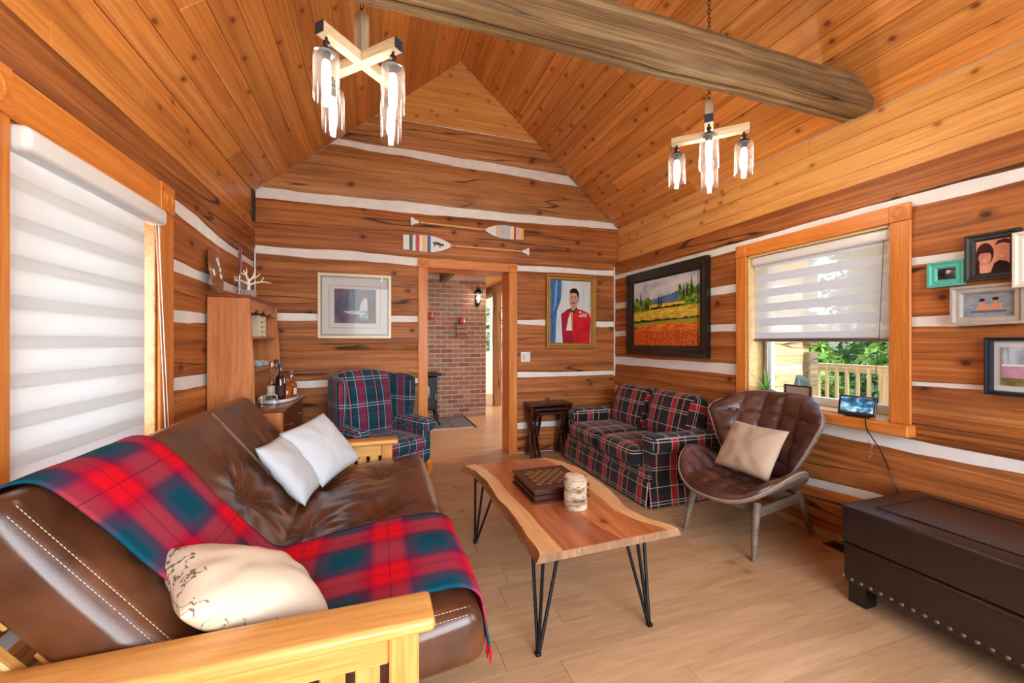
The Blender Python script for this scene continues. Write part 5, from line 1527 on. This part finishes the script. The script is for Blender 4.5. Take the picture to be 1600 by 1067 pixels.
# ------------------------------------------------------------------ tartan loveseat
LS = thing('loveseat', 'red and black tartan skirted loveseat under the poppy painting', 'loveseat', (2.475, 3.495, 0), R(-90))
def cush(name, par, hx, hy, hz, r, Mx, mat, crown=.02, n=(10, 8, 3), uv='xyz', seed=0, disp=None):
    def d(p, nn):
        q = p.copy()
        e = max(0, 1 - (p.x / hx) ** 4) * max(0, 1 - (p.y / hy) ** 4)
        if abs(nn.z) > .4: q.z += math.copysign(crown * e, nn.z) + .004 * nz(p.x * 7 + seed, p.y * 7, p.z)
        if disp: q = disp(q, nn)
        return q
    b = B(); b.rbox(hx, hy, hz, r, n=n, k=3, disp=d)
    return b.build(name, mat, par, smooth=60, M=Mx, uv=uv)
TR = M['tartan_red']
cush('base', LS, .745, .40, .09, .015, T(0, .01, .2), TR, 0, n=(8, 4, 2))
def skirt(a, c, name='skirt'):
    a, c = Vector(a), Vector(c); d = (c - a); L = d.length; d.normalize(); nn = Vector((d.y, -d.x, 0))
    b = B()
    def f(u, v):
        s = u * L; pleat = .012 * math.exp(-((s - L / 2) / .03) ** 2) if L > 1 else 0
        p = a + d * s + nn * ((1 - v) * .022 + .004 * nz(s * 6, v * 2, 3) - pleat)
        return (p.x, p.y, .008 + v * .205)
    b.grid(f, max(6, int(L / .05)), 4)
    o = b.build(name, TR, LS, smooth=60, uv='xyz'); m_ = o.modifiers.new('t', 'SOLIDIFY'); m_.thickness = .006; m_.offset = -1
    return o
skirt((-.755, -.405, 0), (.755, -.405, 0)); skirt((.765, -.405, 0), (.765, .41, 0)); skirt((-.765, .41, 0), (-.765, -.405, 0))
for sx in (-1, 1):
    c = cush('seat_cushion', LS, .298, .325, .075, .05, T(sx * .3, -.125, .37), TR, .018)
    def dd(q, nn):
        q.z -= .03 * (q.y / .22) ** 2 * (1 if nn.z > 0 else 0); return q
    cush('back_cushion', LS, .31, .23, .10, .075, T(sx * .312, .235, .635) @ RX(R(74)), TR, .035, n=(10, 8, 3))
    # rolled pad arm on a flat panel
    b = B(); b.box(-.075, .075, -.36, .42, .12, .46, .012); b.build('arm_panel', TR, LS, smooth=0, M=T(sx * .685, 0, 0), uv='xyz')
    cush('arm_pad', LS, .095, .375, .072, .055, T(sx * .69, .0, .50), TR, .008, n=(4, 10, 2))
    B().rbox(.022, .022, .015, .008, n=(1, 1, 1)).build('foot', M['mahog'], LS, M=T(sx * .68, -.34, .0155))
cush('back_frame', LS, .75, .05, .33, .03, T(0, .385, .45), TR, 0, n=(8, 2, 4))

# ------------------------------------------------------------------ tartan wing chair in the far corner
WC = thing('wing_chair', 'teal and magenta tartan wingback armchair with cabriole legs', 'armchair', (.015, 3.99, 0), R(31))
WC.scale = (1.06, 1.04, 1.0)
TT = M['tartan_teal']
cush('seat_base', WC, .315, .31, .075, .02, T(0, -.02, .285), TT, 0, n=(6, 6, 2))
cush('seat_cushion', WC, .275, .305, .058, .045, T(0, -.05, .405), TT, .02)
def dback(q, nn):
    v = (q.y + .36) / .72
    q.y += .04 * max(0, v - .5) * math.cos(q.x / .27 * 1.5) * 2
    q.z += .03 * math.sin(v * 3.1) * (1 if nn.z > 0 else 0)
    q.x *= 1 + .06 * v
    return q
cush('back', WC, .255, .35, .065, .05, T(0, .275, .69) @ RX(R(80)), TT, .03, n=(10, 12, 2), disp=dback)
for sx in (-1, 1):
    def dw(q, nn):
        # local x: thickness, y: depth (front negative), z: height
        v = (q.z + .27) / .54
        if q.y < 0: q.y *= .72 + .32 * math.sin(min(1, v * 1.1) * math.pi * .6)
        q.z -= .035 * max(0, -q.y / .19) ** 3 * (1 if q.z > .1 else 0)
        q.x += sx * .03 * (-q.y / .15)
        return q
    b = B(); b.rbox(.036, .19, .28, .033, n=(2, 6, 10), k=3, disp=lambda p, n_: dw(p.copy(), n_))
    b.build('wing', TT, WC, smooth=60, M=T(sx * .305, .165, .75), uv='xyz')
    b = B(); b.box(-.04, .04, -.3, .28, .24, .53, .015); b.build('arm_panel', TT, WC, smooth=30, M=T(sx * .305, 0, 0), uv='xyz')
    b = B(); pts = [(sx * .0, -.315, 0), (0, -.30, 0), (0, -.1, .004), (0, .1, .008), (0, .25, .01)]
    b.tube(pts, [.05, .062, .064, .062, .058], 18)
    b.build('arm_roll', TT, WC, smooth=50, M=T(sx * .325, 0, .555), uv='xyz')
    B().tube([(sx * .285, -.285, .25), (sx * .315, -.315, .2), (sx * .312, -.315, .13), (sx * .29, -.295, .06), (sx * .298, -.312, .03), (sx * .30, -.335, .016)], [.034, .038, .026, .016, .018, .014], 12).build('leg', M['trim'], WC, smooth=60)
    B().tube([(sx * .27, .28, .25), (sx * .28, .36, 0)], [.026, .018], 10).build('leg', M['trim'], WC, smooth=60)

# ------------------------------------------------------------------ leather lounge chair
LC = thing('lounge_chair', 'tufted brown leather shell lounge chair with grey wood legs', 'chair', (2.47, 2.18, 0), R(-79))
def seatP(u, v):
    a, c = 2 * u - 1, 2 * v - 1
    x = .385 * a * math.sqrt(1 - .46 * c * c); y = -.085 + .36 * c * math.sqrt(1 - .46 * a * a)
    return x, y, a, c
def seat_h(x, y): return .335 + .20 * (abs(x) / .385) ** 3.0 - .05 * max(0, y) + .05 * max(0, -y - .2) * 0
def quilt(x, y, px_, py_, ox=0, oy=0):
    q = abs(math.sin(math.pi * (x - ox) / px_)) * abs(math.sin(math.pi * (y - oy) / py_))
    return .03 * (q ** .42) - .03
tf = lambda x, y: quilt(x, y, .135, .13, .0675, -.12)
b = B()
def s_top(u, v):
    x, y, a, c = seatP(u, v); e = max(0, 1 - a ** 6) * max(0, 1 - c ** 6)
    return (x * .985, y * .985, seat_h(x, y) + .012 + .07 * e ** .5 + tf(x, y) * e)
b.grid(s_top, 64, 56)
b.grid(lambda u, v: (seatP(u, v)[0] * .985, seatP(u, v)[1] * .985, seat_h(*seatP(u, v)[:2]) + .008), 36, 30, flip=True)
b.build('seat_cushion', M['cleath'], LC, smooth=80)
def shell_grid(fn, n1, n2, th, name, mat):
    b = B(); b.grid(fn, n1, n2)
    o = b.build(name, mat, LC, smooth=80); m_ = o.modifiers.new('t', 'SOLIDIFY'); m_.thickness = th; m_.offset = 0
    return o
shell_grid(lambda u, v: (seatP(u, v)[0], seatP(u, v)[1], seat_h(*seatP(u, v)[:2])), 30, 24, .018, 'seat_shell', M['greywood'])
rim = [seatP(u, v) for u, v in [(k / 20, 0) for k in range(20)] + [(1, k / 20) for k in range(20)] + [(1 - k / 20, 1) for k in range(20)] + [(0, 1 - k / 20) for k in range(20)]]
B().tube([(x, y, seat_h(x, y) + .010) for x, y, a, c in rim], .0065, 6, closed=True).build('seat_piping', plain('pale_piping', srgb(150, 134, 120), .6), LC)
wtab = [(0, .19), (.18, .24), (.4, .31), (.6, .36), (.74, .395), (.82, .385), (.92, .31), (1.0, .25)]
def backP(u, v):
    a = 2 * u - 1; w = interp(wtab, v, 1)
    x = a * w; bend = .21 * (abs(x) / .395) ** 2.2
    y = .155 + .30 * v - bend - .02 * math.sin(v * 3)
    z = .375 + .585 * v - .035 * max(0, (abs(a) - .6)) * (1 if v > .9 else 0)
    return Vector((x, y, z))
def backN(u, v):
    e = .01
    du = backP(min(1, u + e), v) - backP(max(0, u - e), v); dv = backP(u, min(1, v + e)) - backP(u, max(0, v - e))
    return du.cross(dv).normalized()
tfb = lambda x, z: quilt(x, z, .15, .15, .075, .42)
def b_front(u, v):
    p = backP(u, v); a = 2 * u - 1; e = max(0, 1 - a ** 6) * max(0, 1 - (2 * v - 1) ** 8)
    return tuple(p + backN(u, v) * (.008 + .055 * e ** .5 + tfb(p.x, p.z - .375) * e))
sgnN = 1 if backN(.5, .5).y < 0 else -1
if sgnN < 0:
    _bn = backN
    backN = lambda u, v: -_bn(u, v)
b = B(); b.grid(b_front, 64, 64); b.grid(lambda u, v: tuple(backP(u, v) + backN(u, v) * .004), 36, 36, flip=True)
b.build('back_cushion', M['cleath'], LC, smooth=80)
shell_grid(lambda u, v: tuple(backP(u, v) - backN(u, v) * .012), 28, 28, .018, 'back_shell', M['greywood'])
rim = [(k / 24, 0) for k in range(24)] + [(1, k / 24) for k in range(24)] + [(1 - k / 24, 1) for k in range(24)] + [(0, 1 - k / 24) for k in range(24)]
B().tube([backP(u, v) for u, v in rim], .0075, 6, closed=True).build('back_piping', bpy.data.materials['pale_piping'], LC)
btn = None
for sx in (-3, -1, 1, 3):
    for cy in (.42,):
        best = min(((u, v) for u in [k / 40 for k in range(41)] for v in [k / 40 for k in range(41)]), key=lambda q: (backP(*q).x - sx * .075) ** 2 + (backP(*q).z - .375 - cy) ** 2)
        p = Vector(b_front(*best)) + backN(*best) * .006
        bb = B(); bb.rbox(.009, .009, .009, .0088, n=(1, 1, 1))
        if btn is None: btn = bb.build('button', M['cleath'], LC, M=T(*p))
        else: inst(btn, LC, T(*p))
for sx in (-1, 1):
    B().tube([(sx * .215, -.25, .335), (sx * .23, -.30, .16), (sx * .245, -.335, .002)], [.026, .022, .015], 8).build('leg', M['greywood'], LC, smooth=50)
    B().tube([(sx * .215, .22, .335), (sx * .235, .29, .17), (sx * .25, .355, .002)], [.026, .022, .015], 8).build('leg', M['greywood'], LC, smooth=50)
    B().box(-.27, .25, -.03, .03, -.011, .011, .004).build('side_rail', M['greywood'], LC, smooth=0, M=axes((sx * .222, 0, .275), (0, 1, 0), (0, 0, 1)))
for yy in (-.2, .2):
    B().box(-.21, .21, -.03, .03, -.012, .012, .004).build('cross_rail', M['greywood'], LC, smooth=0, M=axes((0, yy, .27), (1, 0, 0), (0, 0, 1)))
cx, sxn = math.cos(R(-79)), math.sin(R(-79))
def lc(x, y, z): return (2.47 + x * cx - y * sxn, 2.18 + x * sxn + y * cx, z)
pillow('beige linen cushion propped in the leather lounge chair', (2.433, 2.122, .612), (-.015, -1, .008), (.515, 0, .857), .44, .36, .13, M['beige'], 7.7)

# ------------------------------------------------------------------ dark leather storage bench
OT = thing('storage_ottoman', 'dark brown leather storage bench with nailhead trim', 'ottoman', (2.612, .86, 0))
hx, hy = .312, .6
def dlid(p, n):
    q = p.copy()
    if n.z > .4: q.z += .012 * max(0, 1 - (p.x / hx) ** 4) * max(0, 1 - (p.y / hy) ** 4)
    return q
b = B(); b.rbox(hx, hy, .095, .018, n=(6, 10, 2), k=3, disp=dlid); b.build('lid', M['dleath'], OT, smooth=60, M=T(0, 0, .405))
b = B(); b.rbox(hx - .008, hy - .008, .1, .012, n=(4, 6, 2), k=2); b.build('body', M['dleath'], OT, smooth=60, M=T(0, 0, .208))
sm = lambda x, y, z: [(x, -y, z), (x, y, z), (-x, y, z), (-x, -y, z)]
def ring(pts, r, name, m):
    P = []
    for i, p in enumerate(pts):
        q = pts[(i + 1) % len(pts)]
        P += [tuple(lerp(p[k], q[k], t) for k in range(3)) for t in (0.004, .25, .5, .75, .996)]
    B().tube(P, r, 6, closed=True).build(name, m, OT)
ring(sm(hx - .004, hy - .004, .495), .005, 'piping', M['dleath']); ring(sm(hx - .1, hy - .1, .511), .003, 'top_seam', M['dleath']); ring(sm(hx - .002, hy - .002, .30), .004, 'piping', M['dleath'])
for sx in (-1, 1):
    for sy in (-1, 1):
        B().prism([(sx * (hx - .03), sy * (hy - .02)), (sx * (hx - .03), sy * (hy - .1)), (sx * (hx - .11), sy * (hy - .1)), (sx * (hx - .11), sy * (hy - .02))], .002, .109).build('foot', M['bframe'], OT, smooth=0)
nail = None
spots = [(-hx + .008, -hy + .03 + k * .0415, R(90) * -1, 'x') for k in range(29)] + [(-hx + .03 + k * .0405, hy - .008, 0, 'y') for k in range(15)]
for (x, y, a, kind_) in spots:
    Mx = T(x, y, .13) @ (RY(R(-90)) if kind_ == 'x' else RX(R(-90)))
    if nail is None: nail = B().lathe([(.0085, 0), (.0075, .003), (.004, .005), (0, .0056)], 10).build('nail_head', M['steel'], OT, M=Mx)
    else: inst(nail, OT, Mx)

# ------------------------------------------------------------------ nest of tables
def nest(label, w, h, y0, y1, xc, dz):
    t = thing('nesting_table', label, 'side table', (xc, (y0 + y1) / 2, 0), group='nest of three dark tables')
    d = (y1 - y0) / 2
    b = B(); b.rbox(w / 2, d, .015, .008, n=(2, 2, 1)); b.build('top', M['mahog'], t, M=T(0, 0, h - .015))
    for sx in (-1, 1):
        x = sx * (w / 2 - .022)
        for s in (-1, 1):
            a, c = Vector((x + sx * s * .008, s * (d - .02), h - .03)), Vector((x + sx * s * .008, -s * (d - .01), .006))
            dr_ = (c - a); L = dr_.length
            B().box(0, L, -.032, .032, -.0078, .0078, .003).build('crossed_leg', M['mahog'], t, smooth=0, M=axes(a, dr_, Vector((1, 0, 0)).cross(dr_)))
        B().box(x - .012, x + .012, -d + .015, d - .015, h - .05, h - .024, .003).build('rail', M['mahog'], t, smooth=0)
    B().box(-w / 2 + .03, w / 2 - .03, d - .03, d - .012, h - .05, h - .024, .003).build('rail', M['mahog'], t, smooth=0)
nest('largest dark mahogany nesting table beside the doorway', .53, .625, 4.30, 4.565, 1.93, 0)
nest('middle dark mahogany table nested under the largest', .43, .575, 4.305, 4.55, 1.93, 0)
nest('smallest dark mahogany table innermost in the nest', .33, .525, 4.31, 4.54, 1.93, 0)

# ------------------------------------------------------------------ cherry secretary hutch in the left corner
HX, HY = XL + .012, 3.79
HU = thing('secretary_hutch', 'cherry secretary hutch with open shelves and drawers', 'hutch', (HX, HY, 0), R(90))
hw = .42
def cb(name, x0, x1, y0, y1, z0, z1, mat='cherry', r=.003, par=HU):
    d = (x1 - x0, y1 - y0, z1 - z0); a = d.index(max(d)); c = ((x0 + x1) / 2, (y0 + y1) / 2, (z0 + z1) / 2)
    ax = [((1, 0, 0), (0, 1, 0)), ((0, 1, 0), (-1, 0, 0)), ((0, 0, 1), (0, 1, 0))][a]
    h = [(d[0] / 2, d[1] / 2, d[2] / 2), (d[1] / 2, d[0] / 2, d[2] / 2), (d[2] / 2, d[1] / 2, d[0] / 2)][a]
    return B().box(-h[0], h[0], -h[1], h[1], -h[2], h[2], r).build(name, M[mat], par, smooth=0, M=axes(c, *ax))
DZ_ = .85
cb('desk_top', -hw - .012, hw + .012, -.497, 0, DZ_ - .024, DZ_, 'cherryd', .006)
for sx in (-1, 1): cb('side_panel', sx * (hw - .01) - .01, sx * (hw - .01) + .01, -.47, -.004, .002, DZ_ - .025)
cb('back_panel', -hw + .02, hw - .02, -.014, -.004, .05, 1.66)
cb('plinth', -hw + .02, hw - .02, -.455, -.44, .01, .1)
M['knob'] = plain('pewter_knob', srgb(150, 140, 124), .35, .8)
for k in range(3):
    z0_ = .115 + k * .238
    d_ = cb('drawer', -hw + .024, hw - .024, -.474, -.44, z0_, z0_ + .226, 'cherryd', .005)
    for sx in (-1, 1):
        kb = B().lathe([(.006, 0), (.006, .012), (.016, .018), (.017, .026), (.012, .031), (0, .032)], 14).build('knob', M['knob'], d_)
        kb.matrix_local = axes((0, -.457, z0_ + .113), (1, 0, 0), (0, 1, 0)).inverted() @ T(sx * .26, -.474, z0_ + .113) @ RX(R(90))
# tapering upper sides
HT = 1.685
for sx in (-1, 1):
    x0 = sx * (hw - .008)
    prof_ = [(0, DZ_ + .001), (-.29, DZ_ + .001), (-.285, 1.2), (-.255, 1.62), (-.25, HT - .02), (0, HT - .02)]
    b = B().prism([(z, y) for y, z in prof_], -.009, .009)
    b.build('upper_side', M['cherry'], HU, smooth=0, M=axes((x0, 0, 0), (0, 0, 1), (0, 1, 0)))
cb('top_board', -hw - .012, hw + .012, -.272, 0, HT - .02, HT, 'cherryd', .006)
cb('shelf', -hw + .002, hw - .002, -.245, -.014, 1.37, 1.388); cb('shelf', -hw + .002, hw - .002, -.265, -.014, 1.12, 1.138)
sc = [(-hw + .012, HT - .02), (hw - .012, HT - .02), (hw - .012, HT - .12)] + [(lerp(hw - .012, -hw + .012, k / 24), HT - .078 - .03 * abs(math.sin(k / 24 * math.pi * 4)) - .018 * abs(k / 12 - 1)) for k in range(1, 24)] + [(-hw + .012, HT - .12)]
B().prism(sc, .236, .25, M=FM).build('scalloped_valance', M['cherry'], HU, smooth=0)
cb('face_stile', -hw + .0, -hw + .022, -.262, -.245, 1.3, HT - .021); cb('face_stile', hw - .022, hw, -.262, -.245, 1.3, HT - .021)

def hl(x, y, z): return (HX - y, HY + x, z)      # hutch local to room
# tray and bottles on the desk
tr = thing('serving_tray', 'oval white serving tray with a bent wood handle', 'tray', hl(.13, -.335, DZ_ + .001), R(90))
b = B(); b.lathe([(0, 0), (.2, 0), (.212, .006), (.218, .03), (.21, .03), (.2, .01), (0, .008)], 36, sx=1.35, sy=.68); b.build('dish', M['white'], tr)
B().tube([(-.285, -.05, .02), (-.288, -.04, .07), (-.288, 0, .095), (-.288, .04, .07), (-.285, .05, .02)], .006, 8).build('handle', plain('bent_handle', srgb(190, 172, 150), .5), tr)
GL = {'wine': plain('dark_red_bottle_glass', srgb(50, 14, 20), .08, coat=.5), 'amber': plain('whisky_amber', srgb(150, 72, 26), .1, coat=.5), 'rose': plain('rose_liquor', srgb(110, 44, 44), .1, coat=.4),
      'navycap': plain('navy_cap', srgb(36, 50, 84), .4), 'cork': plain('cork', srgb(150, 108, 66), .8), 'label': plain('paper_label', srgb(226, 220, 204), .8), 'silvercap': plain('silver_foil', srgb(180, 184, 190), .3, .9), 'dlabel': plain('dark_label', srgb(60, 28, 40), .7)}
def bottle(label, x, y, z, r, h, body, cap, neck=.3, glass=None, fill=1.0, lab=None, sq=False):
    t = thing('liquor_bottle', label, 'bottle', hl(x, y, z), R(90), 'bottles on the oval tray')
    nr = max(.011, r * .36); sh = h * (1 - neck)
    pr_ = [(0, 0), (r * .96, 0), (r, .006), (r, sh * .86), (r * .8, sh * .95), (nr, sh * 1.06), (nr, h * .94), (nr * 1.15, h * .945), (nr * 1.15, h * .96), (0, h * .96)]
    n = 8 if sq else 22
    if fill < 1:
        B().lathe(pr_, n).build('glass_body', M['clear'], t, smooth=40)
        B().lathe([(0, .004), (r * .9, .004), (r * .92, .01), (r * .92, sh * fill), (0, sh * fill)], n).build('liquid', body, t, smooth=40)
    else: B().lathe(pr_, n).build('glass_body', body, t, smooth=40)
    B().lathe([(nr * 1.25, h * .9), (nr * 1.3, h), (nr * 1.1, h * 1.01), (0, h * 1.01)], 16).build('stopper', cap, t)
    if lab: B().lathe([(r * 1.012, sh * .22), (r * 1.012, sh * .62)], 22).build('paper_label', lab, t)
tz = DZ_ + .0095
bottle('tall dark red bottle with navy cap at the tray front', -.02, -.375, tz, .036, .30, GL['wine'], GL['navycap'], lab=GL['dlabel'])
bottle('squat amber whisky decanter left on the tray', .07, -.41, tz, .047, .17, GL['amber'], GL['cork'], .28, sq=True)
bottle('amber whisky bottle with cream label and silver cap', .165, -.42, tz, .046, .20, GL['amber'], GL['silvercap'], .3, lab=GL['label'])
bottle('clear bottle of rose liquor with cork at the tray end', .29, -.40, tz, .038, .235, GL['rose'], GL['cork'], .34, fill=.4, lab=GL['label'])
bottle('tall clear bottle with silver foil neck at the back', .08, -.29, tz, .034, .31, M['clear'], GL['silvercap'], .4, fill=.35, lab=GL['label'])
bottle('second tall clear bottle with dark stopper at the back', .2, -.30, tz, .035, .33, M['clear'], M['bframe'], .4, fill=.3, lab=GL['dlabel'])
bottle('clear green tinted bottle half hidden behind the amber ones', .29, -.29, tz, .033, .27, GL['amber'], GL['cork'], .38, fill=.5)
def tumbler(label, x, y, z, r=.036, h=.09, name='glass_tumbler'):
    o = B().lathe([(0, 0), (r * .85, 0), (r * .88, .004), (r, h), (r - .003, h), (r * .82, .01), (0, .01)], 24).build(name, M['clear'], smooth=40, loc=hl(x, y, z))
    return tag(o, label, 'glass', 'glasses on the hutch')
tumbler('stacked clear tumbler left on the desk near the hutch side', -.3, -.31, DZ_ + .001)
tumbler('short clear tumbler at the desk corner', -.33, -.40, DZ_ + .001, .04, .06)
tumbler('tall clear glass inside the hutch on the desk', -.25, -.2, DZ_ + .001, .032, .14)
# shelf things
cr = thing('spice_crate', 'small cream crate of round jars on the top shelf', 'crate', hl(.17, -.15, 1.389), R(90))
for k in range(4):
    B().box(-.09, .09, -.055, .055, .002 + k * .043, .008 + k * .043, .001).build('rack_shelf', M['cream'], cr, smooth=0)
    for j in range(3):
        B().lathe([(0, 0), (.02, .002), (.023, .018), (.018, .032), (0, .033)], 12).build('jar', GL['label'] if (k + j) % 2 else M['cream'], cr, M=T(-.058 + j * .058, -.02, .0085 + k * .043))
for sx in (-1, 1): B().box(sx * .09 - .003, sx * .09 + .003, -.055, .055, .002, .18, .001).build('rack_side', M['cream'], cr, smooth=0)
bk_ = B().box(-.09, .09, -.006, .006, 0, .15, .002).build('blue_book', plain('blue_cover', srgb(110, 160, 196), .5), smooth=0)
bk_.matrix_world = T(*hl(.05, -.12, 1.1395)) @ RZ(R(100)) @ RX(R(-28))
tag(bk_, 'slim blue card leaning on the middle shelf', 'book')
bw_ = B().lathe([(0, 0), (.03, 0), (.034, .006), (.05, .05), (.047, .05), (.03, .01), (0, .008)], 24).build('blue_bowl', plain('blue_white_ceramic', srgb(170, 196, 214), .2, nscale=40, namt=.3), smooth=40, loc=hl(.16, -.17, 1.1395))
tag(bw_, 'small blue and white bowl on the lower shelf', 'bowl')
cd = B().box(-.05, .05, -.035, .035, 0, .04, .004).build('silver_box', M['silver'], smooth=0, loc=hl(.3, -.17, 1.1395)); tag(cd, 'small silver box beside the blue bowl', 'box')

# ornaments on top of the hutch
pl = thing('oval_plaque', 'oval brown wooden palette leaning against the left wall', 'palette', hl(-.36, -.06, HT + .001), 0, rot=(0, 0, 0))
pts = [(.115 * math.cos(a) * (1 + .08 * math.sin(2 * a)), .17 + .168 * math.sin(a)) for a in [2 * math.pi * k / 36 for k in range(36)]]
PM = T(.0, 0, .004) @ RY(R(-9))
B().prism(pts, -.006, .006, M=PM @ axes((0, 0, 0), (0, 1, 0), (0, 0, 1))).build('panel', paint('palette_wood', [(.3, srgb(120, 72, 48)), (.6, srgb(160, 108, 78)), (.8, srgb(206, 190, 180))], 12), pl, smooth=0)
rp = random.Random(2)
for k in range(7):
    a = rp.uniform(-2.2, 2.2)
    B().lathe([(.016, 0), (.012, .004), (0, .006)], 10, sx=1.3).build('paint_dab', M['white'], pl, M=PM @ T(.006, .07 * math.sin(a), .18 + .1 * math.cos(a)) @ RY(R(90)))
bg = thing('brush_glass', 'glass tumbler with two dark red brush handles', 'glass', hl(-.33, -.17, HT + .001))
B().lathe([(0, 0), (.03, 0), (.033, .005), (.036, .15), (.034, .15), (.03, .01), (0, .008)], 22).build('tumbler', M['clear'], bg)
for dx, dy in ((.012, .01), (-.01, .02)):
    B().tube([(-dx, -dy, .01), (dx * .5, dy * .8, .2), (dx * .8, dy * 1.3, .36)], [.004, .007, .006], 8).build('brush_handle', plain('maroon_lacquer', srgb(96, 26, 44), .3), bg)
co = thing('coral_ornament', 'white branching coral ornament on a grey block', 'ornament', hl(-.03, -.15, HT + .001))
B().box(-.045, .045, -.045, .045, 0, .075, .003).build('block', plain('grey_block', srgb(160, 150, 142), .8), co, smooth=0)
cbm = B(); rc = random.Random(9)
for pts_, r0 in (([(0, 0, .07), (.002, 0, .12), (-.004, .01, .16), (-.02, .01, .2), (-.035, .0, .235)], .014), ([(-.004, .01, .15), (.03, .0, .18), (.045, -.01, .215), (.05, -.01, .25)], .010),
                 ([(.0, 0, .12), (.04, .01, .14), (.085, .01, .15), (.125, .0, .148), (.16, .0, .14)], .009), ([(-.004, 0, .13), (-.04, -.01, .15), (-.075, -.01, .148), (-.1, 0, .155)], .009),
                 ([(-.02, .01, .2), (-.05, .01, .212), (-.07, .0, .235)], .007), ([(-.075, -.01, .148), (-.09, -.01, .17), (-.095, -.01, .19)], .006), ([(.03, 0, .18), (.06, .0, .19), (.08, .0, .215)], .007),
                 ([(.085, .01, .15), (.1, .0, .17), (.105, .0, .19)], .006), ([(-.02, .01, .2), (-.012, .0, .225), (-.016, .0, .255)], .006)):
    cbm.tube(pts_, [r0 * (1 - .6 * k / (len(pts_) - 1)) for k in range(len(pts_))], 7)
cbm.build('coral', plain('white_coral', srgb(238, 234, 226), .6), co)
hv = B().lathe([(0, 0), (.035, 0), (.035, .006), (.012, .014), (.012, .03), (.045, .06), (.052, .11), (.042, .17), (.04, .17), (.049, .11), (.042, .063), (0, .035)], 24).build('glass_goblet', M['clear'], smooth=40, loc=hl(.1, -.11, HT + .001))
tag(hv, 'clear footed glass vase behind the white coral', 'vase')

# ------------------------------------------------------------------ on the window sill
dv = thing('smart_display', 'black smart display showing a blue sea picture on the sill', 'screen', (XR - .02, 1.755, WZ0 + .0005), R(-90 + 12))
b = B(); b.rbox(.098, .008, .064, .007, n=(2, 1, 2)); b.build('case', M['bframe'], dv, M=T(0, 0, .072) @ RX(R(-14)))
b = B(); b.box(-.085, .085, -.0095, -.0085, -.042, .05); b.build('screen', None or emissive('screen_sea', (.05, .2, .34), .5), dv, smooth=0, M=T(0, 0, .072) @ RX(R(-14)))
m_, nt_, bs_ = bpy.data.materials['screen_sea'], bpy.data.materials['screen_sea'].node_tree, bpy.data.materials['screen_sea'].node_tree.nodes['Principled BSDF']
tc_ = nd(nt_, 'ShaderNodeTexCoord'); n_ = nd(nt_, 'ShaderNodeTexNoise', {'Vector': mapped(nt_, tc_.outputs['Object'], (14, 1, 26)), 'Scale': 1.0, 'Detail': 3.0, 'Distortion': 1.0})
c_ = ramp(nt_, n_.outputs[0], [(.36, srgb(10, 44, 74)), (.5, srgb(40, 110, 150)), (.66, srgb(170, 210, 222))])
nt_.links.new(c_, bs_.inputs['Emission Color']); nt_.links.new(c_, bs_.inputs['Base Color'])
b = B(); b.rbox(.07, .045, .016, .012, n=(2, 2, 1)); b.build('base', M['bframe'], dv, M=T(0, .03, .017))
B().tube([(.1, .02, .1), (.1, .025, .175)], .005, 6).build('aerial', M['bframe'], dv)
cbl = B().tube(catmull([(XR - .03, 1.69, WZ0 + .012), (XR - .085, 1.67, WZ0 + .006), (XR - .092, 1.655, WZ0 - .06), (XR - .03, 1.62, .68), (XR - .012, 1.56, .5), (XR - .006, 1.5, .3), (XR - .02, 1.47, .06)], 6), .0032, 6).build('power_cable', M['bframe'], smooth=60)
tag(cbl, 'thin black cable hanging from the display down the wall', 'cable')
sp_ = thing('potted_plant', 'small spiky green potted plant on the window sill', 'plant', (XR + .03, 2.43, WZ0 + .013))
B().lathe([(0, 0), (.04, 0), (.052, .08), (.055, .085), (.047, .085), (.044, .07), (0, .068)], 20).build('pot', plain('grey_pot', srgb(150, 150, 150), .6), sp_)
rl_ = random.Random(12); lm = plain('plant_leaf', srgb(96, 168, 64), .5)
for k in range(16):
    a = rl_.uniform(0, 6.28); L = rl_.uniform(.16, .26); el = rl_.uniform(.35, 1.2)
    d = Vector((math.cos(a) * math.cos(el) * .45, math.sin(a) * math.cos(el), math.sin(el)))
    vs = []; 
    for i in range(7):
        t = i / 6; p = d * L * t + Vector((0, 0, -.10 * t * t * math.cos(el))); w = .008 * (1 - t) ** .6 * (1 if t < .98 else 0)
        sd = Vector((-d.y, d.x, 0)).normalized()
        vs += [p - sd * w + Vector((0, 0, .07)), p + Vector((0, 0, .067)), p + sd * w + Vector((0, 0, .07))]
    fs = [(3 * i + j, 3 * i + j + 1, 3 * i + j + 4, 3 * i + j + 3) for i in range(6) for j in range(2)]
    B().add(vs, fs).build('leaf', lm, sp_, smooth=60)
ph = thing('sill_photo_frame', 'black rimmed photo frame on the sill behind the lounge chair', 'picture frame', (XR + .0, 2.15, WZ0 + .0135), R(-90))
frame_parts(ph, .2, .15, .012, M['bframe'], .016)
for c in list(ph.children): c.location.z = .076
layers(ph, 'photo', .18, .13, [(F(170, 150, 130), RECT)], -.006).location.z = .076

# floor vent
fv = thing('floor_vent', 'dark brown floor register by the end of the leather bench', 'vent', (2.875, 1.75, .0005))
B().box(-.06, .06, -.15, .15, 0, .004, .0015).build('plate', M['mahog'], fv, smooth=0)
for k in range(11):
    B().box(-.045, .045, -.128 + k * .0245, -.118 + k * .0245, .004, .0065, .001).build('louvre', M['blk'], fv, smooth=0)
# stub board by the doorway
